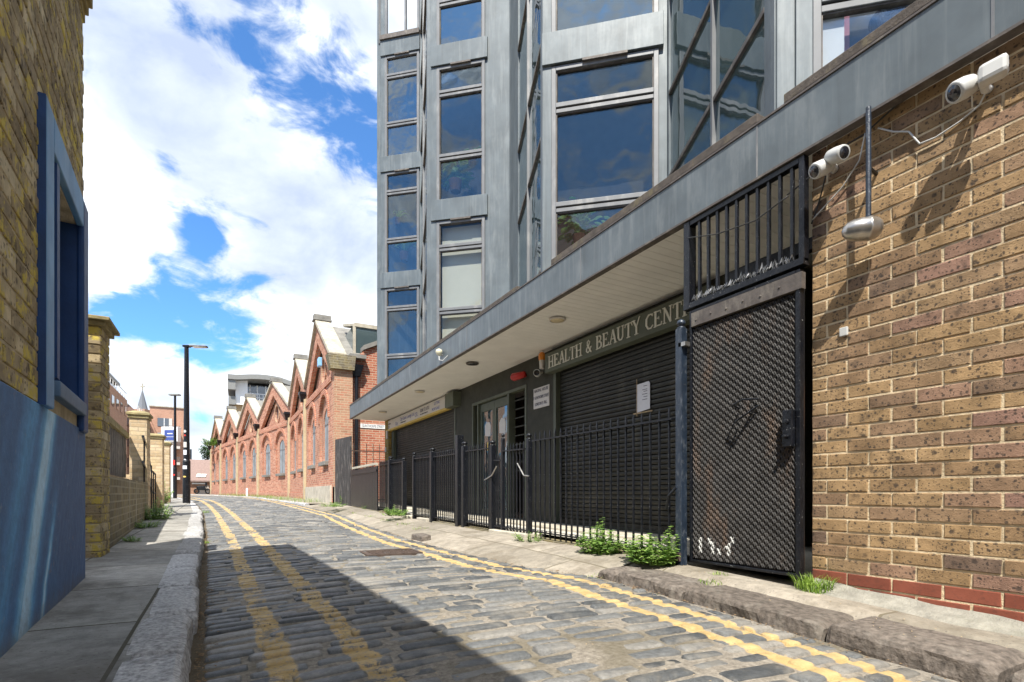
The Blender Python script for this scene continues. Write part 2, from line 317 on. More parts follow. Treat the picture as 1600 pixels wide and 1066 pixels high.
M = dict(
 stock=brick_island('stock_brick', [(0, (.24, .165, .12)), (.10, (.34, .22, .13)), (.35, (.43, .28, .145)), (.6, (.50, .33, .17)), (.8, (.40, .27, .155)), (.92, (.40, .25, .165)), (1, (.37, .22, .165))], speck=.8, speck_scale=62, mottling=.65, bump=1.),
 red_eng=brick_island('red_engineering_brick', [(0, (.21, .065, .042)), (1, (.30, .095, .06))], speck=.2, bump=.2),
 black_eng=brick_island('dark_engineering_brick', [(0, (.085, .06, .05)), (1, (.15, .10, .085))], speck=.2, bump=.3),
 mortar=pmat('cream_mortar', (.62, .50, .33), .95, var=.22, scale=9, bump=.8, bscale=70, spec=.1),
 old=brick_island('old_yellow_brick', [(0, (.26, .20, .12)), (.25, (.54, .43, .26)), (.6, (.46, .37, .24)), (.8, (.66, .54, .34)), (1, (.76, .65, .44))], speck=.6, speck_scale=30, mottling=.65, yellow=.95, bump=1.),
 oldm=pmat('old_mortar', (.46, .39, .27), .95, var=.3, scale=9, bump=1., bscale=50, spec=.1),
 redb=brick_shader('red_workshop_brick', (.34, .125, .08), (.47, .20, .13), (.56, .29, .195), (.46, .34, .25), dirt=.55, dirtcol=(.27, .16, .11)),
 redb2=brick_shader('orange_red_brick', (.34, .10, .06), (.43, .145, .085), (.48, .20, .12), (.50, .38, .28), dirt=.25),
 quoin=brick_shader('patched_buff_brick', (.36, .19, .12), (.48, .28, .18), (.46, .20, .125), (.5, .38, .26), dirt=.3),
 farb=brick_shader('far_brown_brick', (.30, .15, .10), (.36, .19, .13), (.42, .23, .15), (.4, .3, .22), dirt=.2),
 farb2=brick_shader('far_orange_brick', (.42, .20, .13), (.48, .24, .16), (.52, .28, .19), (.45, .34, .26), dirt=.2),
 lowb=brick_shader('grey_stock_brick', (.15, .125, .08), (.20, .175, .115), (.25, .215, .14), (.30, .27, .20), dirt=.5, yellow=.12),
 pierb=brick_shader('buff_stock_brick', (.42, .30, .18), (.56, .43, .27), (.66, .52, .35), (.46, .37, .25), dirt=.35, yellow=.10),
 ochre=brick_shader('ochre_pier_brick', (.24, .16, .04), (.33, .22, .05), (.38, .26, .07), (.30, .24, .12), dirt=.3),
 stone=pmat('weathered_coping_stone', (.42, .38, .30), .9, var=.25, scale=5, bump=.5, stain=(.15, .13, .09), stain_amt=.5),
 capst=pmat('mossy_cap_stone', (.30, .25, .13), .95, var=.3, scale=8, bump=.7, stain=(.36, .27, .05), stain_amt=.8),
 zinc=pmat('blue_grey_zinc', (.108, .128, .138), .48, .12, var=.2, scale=2.5, bump=.06, bscale=12, stain=(.28, .30, .30), stain_amt=.35, sscale=3.5),
 zincl=pmat('pale_grey_frame', (.165, .168, .172), .45, .1, var=.10, scale=4, bump=.05, bscale=20, stain=(.5, .48, .44), stain_amt=.3, sscale=6),
 brownf=pmat('brown_grey_trim', (.10, .085, .075), .6, .1, var=.3, scale=12, bump=.2, stain=(.3, .27, .22), stain_amt=.5, sscale=9),
 timber=pmat('weathered_sill_board', (.085, .07, .058), .85, var=.35, scale=14, bump=.5, stain=(.20, .17, .08), stain_amt=.5, sscale=10),
 soffit=pmat('soffit_board', (.80, .78, .74), .7, var=.06, scale=3, bump=.03),
 render_=pmat('dark_olive_render', (.046, .045, .034), .85, var=.2, scale=5, bump=.5, bscale=120),
 shutter=pmat('dark_shutter_steel', (.024, .023, .018), .5, .2, var=.2, scale=4, bump=.05, stain=(.12, .11, .085), stain_amt=.4, sscale=5),
 green=pmat('dull_green_panel', (.095, .105, .075), .6, var=.15, scale=4, bump=.05),
 letter=pmat('pale_lettering', (.62, .60, .52), .6, var=.1),
 black=pmat('black_painted_iron', (.006, .007, .010), .34, .0, var=.35, scale=20, bump=.35, bscale=60, spec=.38, stain=(.05, .05, .05), stain_amt=.30, sscale=45),
 bluek=pmat('blue_black_painted_steel', (.018, .028, .045), .38, .1, var=.25, scale=10, bump=.25, bscale=50, spec=.6, stain=(.28, .30, .32), stain_amt=.25, sscale=50),
 rustm=pmat('dark_steel_mesh', (.050, .047, .045), .62, .0, spec=.22, var=.4, scale=8, bump=.2, stain=(.17, .10, .06), stain_amt=.45, sscale=6),
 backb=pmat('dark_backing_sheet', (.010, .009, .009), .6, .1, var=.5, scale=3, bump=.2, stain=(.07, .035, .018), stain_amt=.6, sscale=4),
 white=pmat('white_plastic', (.50, .50, .48), .35, var=.06, scale=8, bump=.02, stain=(.45, .42, .36), stain_amt=.25, sscale=20),
 cream=pmat('cream_paint', (.46, .37, .23), .7, var=.15, scale=6, bump=.1, stain=(.3, .25, .17), stain_amt=.5),
 silver=pmat('silver_lamp_metal', (.42, .40, .37), .32, .85, var=.2, scale=9, bump=.05, stain=(.2, .17, .14), stain_amt=.5, sscale=18),
 dkglass=pmat('dark_lens', (.015, .015, .02), .12, 0, var=.1, spec=.8, bump=0),
 orange=pmat('amber_lens', (.75, .25, .03), .3, var=.1, bump=0), redp=pmat('red_plastic', (.45, .02, .015), .35, var=.15, bump=0),
 paper=pmat('white_paper', (.70, .70, .74), .8, var=.06, scale=12, bump=.1), ink=pmat('dark_ink', (.06, .06, .09), .8, bump=0), inkb=pmat('blue_ink', (.13, .15, .36), .7, bump=0),
 inkr=pmat('red_ink', (.5, .04, .03), .7, bump=0), yel=pmat('yellow_print', (.60, .42, .10), .6, bump=0), signw=pmat('sign_white', (.58, .54, .50), .5, var=.08, bump=.02),
 nameplate=pmat('white_nameplate', (.75, .75, .73), .5, var=.06, bump=.02),
 room=pmat('dim_room', (.10, .10, .10), .9, var=.2, bump=0), blind=pmat('cream_blind', (.60, .58, .48), .9, var=.04, scale=3, bump=.05),
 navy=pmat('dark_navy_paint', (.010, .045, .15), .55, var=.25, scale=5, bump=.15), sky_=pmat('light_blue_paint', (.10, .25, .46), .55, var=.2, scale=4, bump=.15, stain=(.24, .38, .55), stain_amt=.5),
 slateb=pmat('slate_blue_paint', (.09, .16, .26), .6, var=.2, scale=5, bump=.2, stain=(.2, .25, .3), stain_amt=.4),
 wood=pmat('grey_fence_boards', (.15, .14, .13), .85, var=.4, scale=10, bump=.5), tan=pmat('tan_timber', (.40, .30, .18), .85, var=.25, scale=9, bump=.4),
 slate=pmat('grey_roof_slate', (.20, .19, .17), .7, var=.25, scale=4, bump=.3), tile=pmat('brown_roof_tile', (.24, .17, .15), .8, var=.2, scale=6, bump=.4),
 conc=pmat('pale_concrete', (.46, .42, .34), .92, var=.25, scale=4, bump=.6, stain=(.24, .21, .15), stain_amt=.5, sscale=3),
 wht=pmat('white_render', (.78, .78, .78), .8, var=.04, bump=.02), fargrey=pmat('grey_roof_metal', (.22, .22, .21), .6, .2, var=.1, bump=0),
 lead=pmat('spire_slate', (.14, .15, .165), .7, var=.1, bump=.1), terra=pmat('brown_pot', (.13, .06, .03), .8), bark=pmat('bark', (.12, .09, .06), .9),
 iron=pmat('rusty_iron_cover', (.11, .08, .065), .7, .4, var=.35, scale=20, bump=.6), dirt=pmat('brown_debris', (.20, .13, .07), .9, var=.4, scale=30),
 cable=pmat('black_cable', (.03, .03, .03), .6, bump=0), wcable=pmat('dirty_white_cable', (.62, .58, .50), .6, bump=0),
 glassd=glass('dark_blue_glass', (.012, .022, .04), .27, .45, gc=(.60, .66, .66)), glassc=glass('clear_window_glass', (.02, .03, .04), .01, .96, fk=.35), glassm=glass('half_reflecting_glass', (.012, .022, .04), .07, .93, fk=.6, gc=(.6, .66, .66)), glassg=glass('greenish_glass', (.10, .15, .15), .26, .35), glassf=glass('far_window_glass', (.03, .04, .06), .25, .1),
 leaf=leafmat('weed_leaf', (.10, .20, .04), (.32, .46, .11)), leaf2=leafmat('dark_leaf', (.02, .06, .015), (.07, .15, .03)), grass=leafmat('grass_blade', (.10, .20, .02), (.30, .42, .07)), leafp=leafmat('house_plant_leaf', (.10, .28, .07), (.40, .60, .22)),
)
# ================================================================ GROUND
def sheet(name, xs, ys, zf, mat, kind='structure', attrs=None):
    me = bpy.data.meshes.new(name); nx, ny = len(xs), len(ys)
    X = [[x(y) if callable(x) else x for x in xs] for y in ys]
    vs = [(X[j][i], ys[j], zf(X[j][i], ys[j])) for j in range(ny) for i in range(nx)]
    fs = [(j*nx+i, j*nx+i+1, (j+1)*nx+i+1, (j+1)*nx+i) for j in range(ny-1) for i in range(nx-1)]
    me.from_pydata(vs, [], fs); me.materials.append(mat); me.polygons.foreach_set('use_smooth', [True]*len(fs))
    if attrs:
        for k, fn in attrs.items():
            a = me.attributes.new(k, 'FLOAT', 'POINT'); a.data.foreach_set('value', [fn(v[0], v[1]) for v in vs])
    o = bpy.data.objects.new(name, me); link(o); ORG[o.name] = Vector((0, 0, 0)); o['kind'] = kind; return o
def frange(a, b, n): return [a+(b-a)*i/n for i in range(n+1)]

earth = pmat('packed_earth', (.16, .14, .11), .95, var=.3, scale=.5, bump=.4)
sheet('ground', [-400, -150, -60, -25, -12, -6, 0, 6, 12, 25, 60, 150, 400], [-60, -30, -12, 0, 5, 10, 15, 20, 30, 40, 50, 60, 80, 120, 200, 400, 800],
      lambda x, y: min(gl(y), gr(y))-.17, earth)

def road_material(name, setts):
    m = bpy.data.materials.new(name); m.use_nodes = True; T = NT(m.node_tree); b = T.n['Principled BSDF']
    tc = T.node('ShaderNodeTexCoord').outputs['Object']; g = T.node('ShaderNodeNewGeometry')
    L = T.node('ShaderNodeAttribute', attribute_name='from_left').outputs['Fac']; Rr = T.node('ShaderNodeAttribute', attribute_name='from_right').outputs['Fac']
    if setts:
        c = T.ramp(g.outputs['Random Per Island'], [(0, (.05, .054, .058)), (.35, (.095, .10, .103)), (.7, (.14, .143, .142)), (.9, (.18, .175, .165)), (1, (.24, .225, .20))])
        c = T.mix(.6, c, T.ramp(T.noise(tc, 34, 7, .78), [(.32, G(.35)), (.66, G(1.45))]), 'MULTIPLY')
        # pale dust trodden over the stones
        c = T.mix(T.m('MULTIPLY', T.step(T.noise(tc, 3.2, 6, .7), .47, .66), .5), c, (.27, .245, .205))
    else:
        c = T.ramp(T.noise(tc, 40, 5, .75), [(.3, (.13, .115, .095)), (.55, (.27, .24, .20)), (.75, (.38, .345, .29))])
        c = T.mix(T.m('MULTIPLY', T.step(T.noise(tc, 1.4, 4, .6), .5, .65), .55), c, (.10, .085, .05))
        c = T.mix(T.m('MULTIPLY', T.m('SUBTRACT', 1.0, T.step(L, .02, .12)), .8), c, (.075, .055, .03))
    wob = T.m('MULTIPLY', T.m('SUBTRACT', T.noise(tc, 5, 4, .6), .5), .09)
    msk = 0.0
    for (src, c0, hw) in ((L, .30, .052), (L, .60, .054), (Rr, .20, .044), (Rr, .44, .046)):
        d = T.m('ABSOLUTE', T.m('ADD', T.m('SUBTRACT', src, c0), wob))
        k = T.m('SUBTRACT', 1.0, T.step(d, hw-.006, hw+.006)); msk = T.m('MAXIMUM', k, msk) if not isinstance(msk, float) else k
    worn = T.m('MULTIPLY', T.step(T.noise(tc, 2.6, 7, .78), .395, .475), T.step(T.noise(tc, 38, 5, .7), .36, .50))
    worn = T.m('MAXIMUM', worn, T.m('MULTIPLY', T.m('SUBTRACT', 1.0, T.step(Rr, .7, .8)), T.step(T.noise(tc, 6, 6, .75), .36, .46)))
    msk = T.m('MULTIPLY', msk, worn)
    yc = T.ramp(T.noise(tc, 9, 5, .7), [(.3, (.36, .25, .10)), (.7, (.56, .40, .19))])
    yc = T.mix(T.m('MULTIPLY', T.step(T.noise(tc, 60, 4, .7), .55, .7), .4), yc, (.22, .16, .09))
    c = T.mix(T.m('MULTIPLY', msk, .95), c, yc)
    T.put(c, b.inputs['Base Color'])
    ro = T.ramp(T.noise(tc, 18, 3), [(.3, G(.42 if setts else .9)), (.7, G(.68 if setts else .97))])
    T.put(T.m('MAXIMUM', ro, T.m('MULTIPLY', msk, .8)), b.inputs['Roughness']); b.inputs['Specular IOR Level'].default_value = .45 if setts else .15
    h = T.m('ADD', T.noise(tc, 45, 5, .7), T.m('MULTIPLY', T.noise(tc, 180, 2), .3))
    bn = T.node('ShaderNodeBump', i_Strength=.65 if setts else 1., i_Distance=.008, i_Height=h); T.l.new(bn.outputs[0], b.inputs['Normal'])
    return m
MS, MG = road_material('granite_sett_stone', True), road_material('sett_joint_grit', False)
aL = lambda x, y: x-kl(y)
aR = lambda x, y: kr(y)-x
ys = frange(-5, 9, 280)+frange(9.1, 14, 49)+frange(14.25, 30, 63)+frange(31, 90, 59)
lat = [(lambda y, f=f: kl(y)-.01+(kr(y)-kl(y)+.02)*f) for f in frange(0, 1, 50)]
def bed_z(x, y): return road_z(x, y)-(.0105 if y < 30 else 0)+.011*noise.noise(Vector((x*3.3, y*4.5, 0)))*(1 if y < 20 else .3)+.004*noise.noise(Vector((x*14, y*14, 3)))
bed = sheet('cobbled_road', lat, ys, bed_z, MG, attrs={'from_left': aL, 'from_right': aR})
# the setts: rows of rounded granite blocks across the street
sv, sf, sa, sb = [], [], [], []
y = -1.2
while y < 34:
    dep = random.uniform(.086, .114)
    a, b_ = kl(y)+.03, kr(y)-.02; x = a-random.uniform(0, .15); skew = -.03+.02*noise.noise(Vector((0, y*.8, 0)))
    while x < b_-.05:
        ln = random.uniform(.19, .40); x1 = min(x+ln, b_); x0 = max(x, a)
        if x1-x0 > .05:
            gp = random.uniform(.007, .020); cx, cy = (x0+x1)/2, y+dep/2+random.uniform(-.006, .006)
            hx, hy = (x1-x0)/2-gp, dep/2-random.uniform(.008, .021)
            tilt = random.uniform(-.004, .004); dz = random.uniform(-.010, .003); n = 14 if y < 9 else 8; base = len(sv); sid = random.random()*99
            for ring, (sc, sx_, zz_) in enumerate(((1., 1., -.024), (.92, .975, -.004), (.66, .88, .0025))):
                for k in range(n):
                    th = 2*math.pi*k/n+.22; cxx, syy = math.cos(th), math.sin(th); e = .22
                    jj = noise.noise(Vector((sid, k*1.3, 1)))
                    px_ = math.copysign(abs(cxx)**e, cxx)*hx*sx_*(1+.05*jj); py_ = math.copysign(abs(syy)**e, syy)*hy*sc*(1+.16*noise.noise(Vector((sid, 5, k*1.1))))
                    X = cx+px_; Y = cy+py_+skew*(cx+px_-1.1)
                    sv.append((X, Y, road_z(X, Y)+zz_+dz+tilt*px_/hx+.002*jj)); sa.append(aL(X, Y)); sb.append(aR(X, Y))
            for r_ in range(2):
                for k in range(n):
                    k2 = (k+1) % n; sf.append((base+r_*n+k, base+r_*n+k2, base+(r_+1)*n+k2, base+(r_+1)*n+k))
            sf.append(tuple(base+2*n+k for k in range(n)))
        x += ln
    y += dep
me = bpy.data.meshes.new('granite_setts'); me.from_pydata(sv, [], sf); me.materials.append(MS)
me.polygons.foreach_set('use_smooth', [True]*len(sf))
for k, dta in (('from_left', sa), ('from_right', sb)):
    at = me.attributes.new(k, 'FLOAT', 'POINT'); at.data.foreach_set('value', dta)
o = bpy.data.objects.new('granite_setts', me); link(o); o['kind'] = 'structure'; ORG[o.name] = Vector((0, 0, 0))

def flag_mat(name, c0, c1, joint, sx, sy, stain=(.10, .09, .075), amt=.5, lichen=0.):
    m = bpy.data.materials.new(name); m.use_nodes = True; T = NT(m.node_tree); b = T.n['Principled BSDF']
    tc = T.node('ShaderNodeTexCoord').outputs['Object']; s = T.node('ShaderNodeSeparateXYZ', i_0=tc)
    uv = T.node('ShaderNodeCombineXYZ', i_0=T.m('ADD', s.outputs[1], T.m('MULTIPLY', T.noise(tc, 4, 2), .02)), i_1=T.m('ADD', s.outputs[0], 5.13)).outputs[0]
    br = T.node('ShaderNodeTexBrick', offset=.4, i_Scale=1.0, i_Mortar_Size=.008, i_Mortar_Smooth=.2, i_Brick_Width=sx, i_Row_Height=sy); T.l.new(uv, br.inputs['Vector'])
    br.inputs['Color1'].default_value = (0, 0, 0, 1); br.inputs['Color2'].default_value = (1, 1, 1, 1)
    c = T.mix(br.outputs['Color'], c0, c1); c = T.mix(.7, c, T.ramp(T.noise(tc, 9, 10, .78), [(.32, G(.45)), (.68, G(1.45))]), 'MULTIPLY')
    c = T.mix(br.outputs['Fac'], c, joint)
    c = T.mix(T.m('MULTIPLY', T.step(T.noise(tc, 1.7, 6, .7), .47, .66), amt), c, stain)
    c = T.mix(T.m('MULTIPLY', T.step(T.noise(tc, 70, 2, .5), .64, .70), .5), c, (.07, .06, .05))
    T.put(c, b.inputs['Base Color']); b.inputs['Roughness'].default_value = .85; b.inputs['Specular IOR Level'].default_value = .3
    h = T.m('SUBTRACT', T.m('MULTIPLY', T.noise(tc, 30, 6, .7), .6), br.outputs['Fac'])
    bn = T.node('ShaderNodeBump', i_Strength=.6, i_Distance=.01, i_Height=h); T.l.new(bn.outputs[0], b.inputs['Normal']); return m
FL = flag_mat('york_stone_flags', (.21, .205, .19), (.33, .315, .285), (.06, .055, .035), .95, .60, amt=.65)
FR = flag_mat('pale_worn_flags', (.22, .195, .155), (.33, .29, .235), (.14, .12, .08), 1.4, .70, stain=(.15, .125, .09), amt=.7)
wob = lambda x, y: .006*noise.noise(Vector((x*2.3, y*2.3, 4)))
sheet('left_pavement', [(lambda y, f=f: wall_left_x(y)-1.2+(kl(y)-.178-wall_left_x(y)+1.2)*f) for f in frange(0, 1, 14)], frange(-6, 26, 90)+frange(27, 60, 20), lambda x, y: gl(y)+wob(x, y)-.004, FL)
sheet('right_pavement', [(lambda y, f=f: kr(y)+.30+(3.2-kr(y)-.30)*f) for f in frange(0, 1, 10)], frange(-6, 3.18, 40), lambda x, y: gr(y)+wob(x, y)*1.5-.010-.05*(1-min(1, max(0, (x-kr(y)-.30)/.09))), FR)
def apron_z(x, y):
    a, b_ = kr(y), 3.02; f = min(1, max(0, (x-a)/(b_-a))); lo = road_z(a-.02, y)-.012
    return lo+(gr(y)-lo)*min(1, f*1.35)**.8+wob(x, y)*2
sheet('sloping_apron', [(lambda y, f=f: kr(y)-.03+(3.12-kr(y)+.03)*f) for f in frange(0, 1, 14)], frange(3.12, 16.8, 110), apron_z, FR)
sheet('far_right_pavement', [(lambda y, f=f: kr(y)+.05+(1.4)*f) for f in frange(0, 1, 4)], frange(16.8, 60, 60), lambda x, y: gr(y)-.01+wob(x, y), FR)
sheet('shop_forecourt', [3.12, 3.5, 4.3, 9], frange(1.9, 16.6, 40), lambda x, y: gr(y)+.045, pmat('forecourt_concrete', (.50, .47, .40), .9, var=.15, scale=3, bump=.5, stain=(.3, .26, .2), stain_amt=.4))

# kerb stones: worn granite blocks
KM = pmat('worn_granite_kerb', (.36, .355, .35), .8, var=.5, scale=55, bump=1., bscale=45, stain=(.12, .115, .105), stain_amt=.6, sscale=9)
KM2 = pmat('brown_sandstone_kerb', (.125, .105, .088), .85, var=.55, scale=30, bump=1., bscale=28, stain=(.25, .225, .19), stain_amt=.7, sscale=8)
def kerb(name, fx, width, top, drop, y0, y1, mat, side, seed, rough=.008):
    mb = MB(); rnd = random.Random(seed); y = y0
    while y < y1:
        L_ = rnd.uniform(.62, .98); ya, yb = y+.010, min(y+L_, y1)-.010
        ny = max(4, int((yb-ya)/.025)); prof = [(0, -drop), (0, -drop*.5), (0.004, -.028), (.012, -.010), (.032, 0), (width*.35, .002), (width*.7, .002), (width-.01, -.002), (width, -.03)]
        b = len(mb.v); off = rnd.uniform(-.012, .012); dz = rnd.uniform(-.012, .008)
        for j in range(ny+1):
            yy = ya+(yb-ya)*j/ny; e = min(j, ny-j); ez = -.030 if e == 0 else (-.008 if e == 1 else 0); ins = .012 if e == 0 else 0
            for i, (px_, pz) in enumerate(prof):
                nz = noise.noise(Vector((yy*7, px_*20+seed, pz*16)))+.5*noise.noise(Vector((yy*26, px_*40+seed, pz*40)))
                wear = .012*max(0, noise.noise(Vector((yy*3.1, seed, 0)))) if 1 <= i <= 4 else 0
                px2 = px_+off+ins+wear+(nz*rough*1.6 if i < 4 else 0); z = top(yy)+pz+dz+(ez if i > 1 else 0)+nz*rough*(.7 if i >= 3 else .2)-wear*.7
                mb.v.append(Vector((fx(yy)+side*px2, yy, z)))
        n = len(prof)
        for j in range(ny):
            for i in range(n-1):
                mb.f.append([b+j*n+i, b+(j+1)*n+i, b+(j+1)*n+i+1, b+j*n+i+1]); mb.mi.append(0)
        mb.f.append([b+i for i in range(n)]); mb.mi.append(0); mb.f.append([b+ny*n+i for i in range(n)][::-1]); mb.mi.append(0)
        y += L_
    o = mb.build(name, mat, smooth=False); o['kind'] = 'structure'; return o
kerb('left_kerb', kl, .20, lambda y: gl(y)+.004, .16, -3, 17.0, KM, -1, 3)
kerb('right_kerb', kr, .34, lambda y: gr(y)-.022, .16, -3, 3.12, KM2, 1, 11, rough=.008)
kerb('far_right_kerb', kr, .16, lambda y: gr(y)-.0, .12, 16.8, 52, KM, 1, 5)
kerb('far_left_kerb', kl, .16, lambda y: gl(y)+.0, .12, 17.4, 52, KM, -1, 6)

# drain cover set in the road
def cover(cx, cy, sx, sy):
    t = thing('drain_cover', (cx, cy, road_z(cx, cy)), 'rusty rectangular drain cover set in the cobbles by the right yellow lines', 'drain cover')
    m = MB(Frame((cx, cy, road_z(cx, cy)+.006), (1, -.02, 0)))
    m.box(-sx, sx, -sy, -sy+.03, -.02, .004); m.box(-sx, sx, sy-.03, sy, -.02, .004); m.box(-sx, -sx+.03, -sy+.03, sy-.03, -.02, .004); m.box(sx-.03, sx, -sy+.03, sy-.03, -.02, .004)
    m.build('frame', M['iron'], t)
    m = MB(Frame((cx, cy, road_z(cx, cy)+.006), (1, -.02, 0)))
    m.box(-sx+.032, sx-.032, -sy+.032, sy-.032, -.02, -.001)
    for i in range(12):
        for j in range(6):
            x = -sx+.06+i*(2*sx-.12)/11.5; y = -sy+.06+j*(2*sy-.12)/5.5; m.box(x, x+.022, y, y+.022, -.001, .004)
    m.build('plate', M['iron'], t)
cover(1.42, 5.05, .26, .21)

def slab_pile(name, pts, z, h, mat, label, cat):
    m = MB(); n = len(pts); b = [(p[0], p[1], z) for p in pts]; t_ = [(p[0]+random.uniform(-.004, .004), p[1], z+h+random.uniform(-.004, .008)) for p in pts]
    m.add(b+t_, [tuple(range(n, 2*n)), tuple(range(n))[::-1]]+[(i, (i+1) % n, n+(i+1) % n, n+i) for i in range(n)])
    return tag(m.build(name, mat), label, cat)
def litter(cx, cy):
    m = MB(); pts = []
    for i in range(7):
        for j in range(4):
            x = cx-.05+i*.014; yy = cy-.022+j*.016; pts.append((x, yy, road_z(x, yy)+.014+.010*abs(noise.noise(Vector((i*.8, j*.9, 3))))+(.007 if i in (0, 6) else 0)))
    m.add(pts, [(i*4+j, (i+1)*4+j, (i+1)*4+j+1, i*4+j+1) for i in range(6) for j in range(3)])
    o = m.build('crumpled_tissue', M['paper'], smooth=True, normals=False); tag(o, 'crumpled white paper tissue lying in the gutter beside the left kerb', 'litter')
    s = o.modifiers.new('thick', 'SOLIDIFY'); s.thickness = .003
litter(-.03, 2.02)

# ---------------------------------------------------------------- plants
def blades(mb, c, n, rad, h, wd, lean=.5, rnd=random):
    for i in range(n):
        a = rnd.uniform(0, 6.28); r = rad*math.sqrt(rnd.random()); bx, by = c[0]+r*math.cos(a), c[1]+r*math.sin(a)*1.2; hh = h*rnd.uniform(.5, 1.1)
        d = rnd.uniform(0, 6.28); l = lean*hh*rnd.uniform(.3, 1.2); dx, dy = math.cos(d), math.sin(d); w_ = wd*rnd.uniform(.6, 1.2)
        p = []
        for k, (t, ww) in enumerate(((0, 1), (.45, .85), (.8, .5), (1, .05))):
            q = Vector((bx+dx*l*t*t, by+dy*l*t*t, c[2]+hh*(t-.25*t*t*lean))); p += [q+Vector((-dy, dx, 0))*w_*ww, q-Vector((-dy, dx, 0))*w_*ww]
        mb.add(p, [(0, 1, 3, 2), (2, 3, 5, 4), (4, 5, 7, 6)], raw=True)
def leaf(mb, p, d, up, l, w_):
    d = d.normalized(); s = d.cross(up).normalized(); n = s.cross(d)
    q = [p, p+d*l*.35+s*w_-n*l*.03, p+d*l*.75+s*w_*.6-n*l*.02, p+d*l-n*l*.15, p+d*l*.75-s*w_*.6-n*l*.02, p+d*l*.35-s*w_-n*l*.03, p+d*l*.5+n*l*.04]
    mb.add(q, [(0, 1, 6), (1, 2, 6), (2, 3, 6), (3, 4, 6), (4, 5, 6), (5, 0, 6)], raw=True)
def weed(loc, n_stems, h, spread, label, seed, lsize=.035, cat='weed', group=None, mat='leaf', lean=(0, 0), name='weed'):
    rnd = random.Random(seed); t = thing(name, loc, label, cat, group); st = MB(); lf = MB()
    for i in range(int(n_stems*1.6)):
        a = rnd.uniform(0, 6.28); r = spread*math.sqrt(rnd.random()); b = Vector(loc)+Vector((math.cos(a)*r*.5, math.sin(a)*r*.8, 0))
        hh = h*rnd.uniform(.45, 1.05)*(1.15-.6*r/spread); tip = b+Vector((math.cos(a)*r*.4+lean[0]*hh, math.sin(a)*r*.5+lean[1]*hh, hh)); mid = (b+tip)/2+Vector((rnd.uniform(-.1, .1), rnd.uniform(-.1, .1), .1))*hh
        st.tube([b, mid, tip], [.003, .0025, .001], 4, raw=True)
        k = max(6, int(hh/.013))
        for j in range(k):
            f = (j+.5)/k; p = b*(1-f)**2+mid*2*f*(1-f)+tip*f*f; aa = j*2.4+rnd.uniform(-.4, .4)
            leaf(lf, p, Vector((math.cos(aa), math.sin(aa), rnd.uniform(-.2, .5))), Vector((0, 0, 1)), lsize*rnd.uniform(.6, 1.3)*(1.15-.6*f), lsize*.42*rnd.uniform(.7, 1.2))
    st.build('stem', M['bark'] if mat == 'x' else M['leaf'], t, normals=False); lf.build('foliage', M[mat], t, normals=False); return t
def tuft(loc, n, rad, h, label, seed, name='grass_tuft', group=None):
    m = MB(); blades(m, loc, n, rad, h, .0028, .8, random.Random(seed)); o = m.build(name, M['grass'], normals=False); return tag(o, label, 'grass', group)

# loose grit, twigs and dead leaves gathered in the gutters
m = MB(); rnd = random.Random(77)
for i in range(1500):
    if i % 3 < 2: yy = rnd.uniform(.6, 9); x = kl(yy)+.012+abs(rnd.gauss(0, .035)); 
    else: yy = rnd.uniform(.5, 8); x = kr(yy)-.012-abs(rnd.gauss(0, .045))
    sz = rnd.uniform(.003, .010)*(1.6 if rnd.random() < .1 else 1); a = rnd.uniform(0, 3.14); c_, s__ = math.cos(a)*sz, math.sin(a)*sz; z = road_z(x, yy)+.004
    m.add([(x-c_, yy-s__, z), (x+s__*.5, yy-c_*.5, z+sz*.4), (x+c_, yy+s__, z+.001), (x-s__*.5, yy+c_*.5, z+sz*.3)], [(0, 1, 2, 3)], raw=True)
tag(m.build('gutter_debris', M['dirt'], normals=False), 'loose grit and dead leaves gathered along both gutters', 'debris', kind='stuff')
m = MB()
for i in range(500):
    yy = rnd.uniform(.6, 7); x = rnd.uniform(kl(yy)+.1, kr(yy)-.1) if i % 2 else rnd.uniform(kr(yy)+.1, 3.0)
    if x > kr(yy) and yy > 3.1: continue
    z = road_z(x, yy)+.010 if x < kr(yy) else gr(yy)-.008
    sz = rnd.uniform(.003, .008); a = rnd.uniform(0, 3.14); c_, s__ = math.cos(a)*sz, math.sin(a)*sz
    m.add([(x-c_, yy-s__, z), (x+s__*.4, yy-c_*.4, z+sz*.3), (x+c_, yy+s__, z+.001), (x-s__*.4, yy+c_*.4, z+sz*.3)], [(0, 1, 2, 3)], raw=True)
tag(m.build('scattered_debris', M['tan'], normals=False), 'scattered pale crumbs and leaf bits on the cobbles and right pavement', 'debris', kind='stuff')
# ================================================================ RIGHT SIDE, NEAR
FX = 3.0                     # face of the canopy fascia and of the railings
SX = 4.05                    # shop front wall
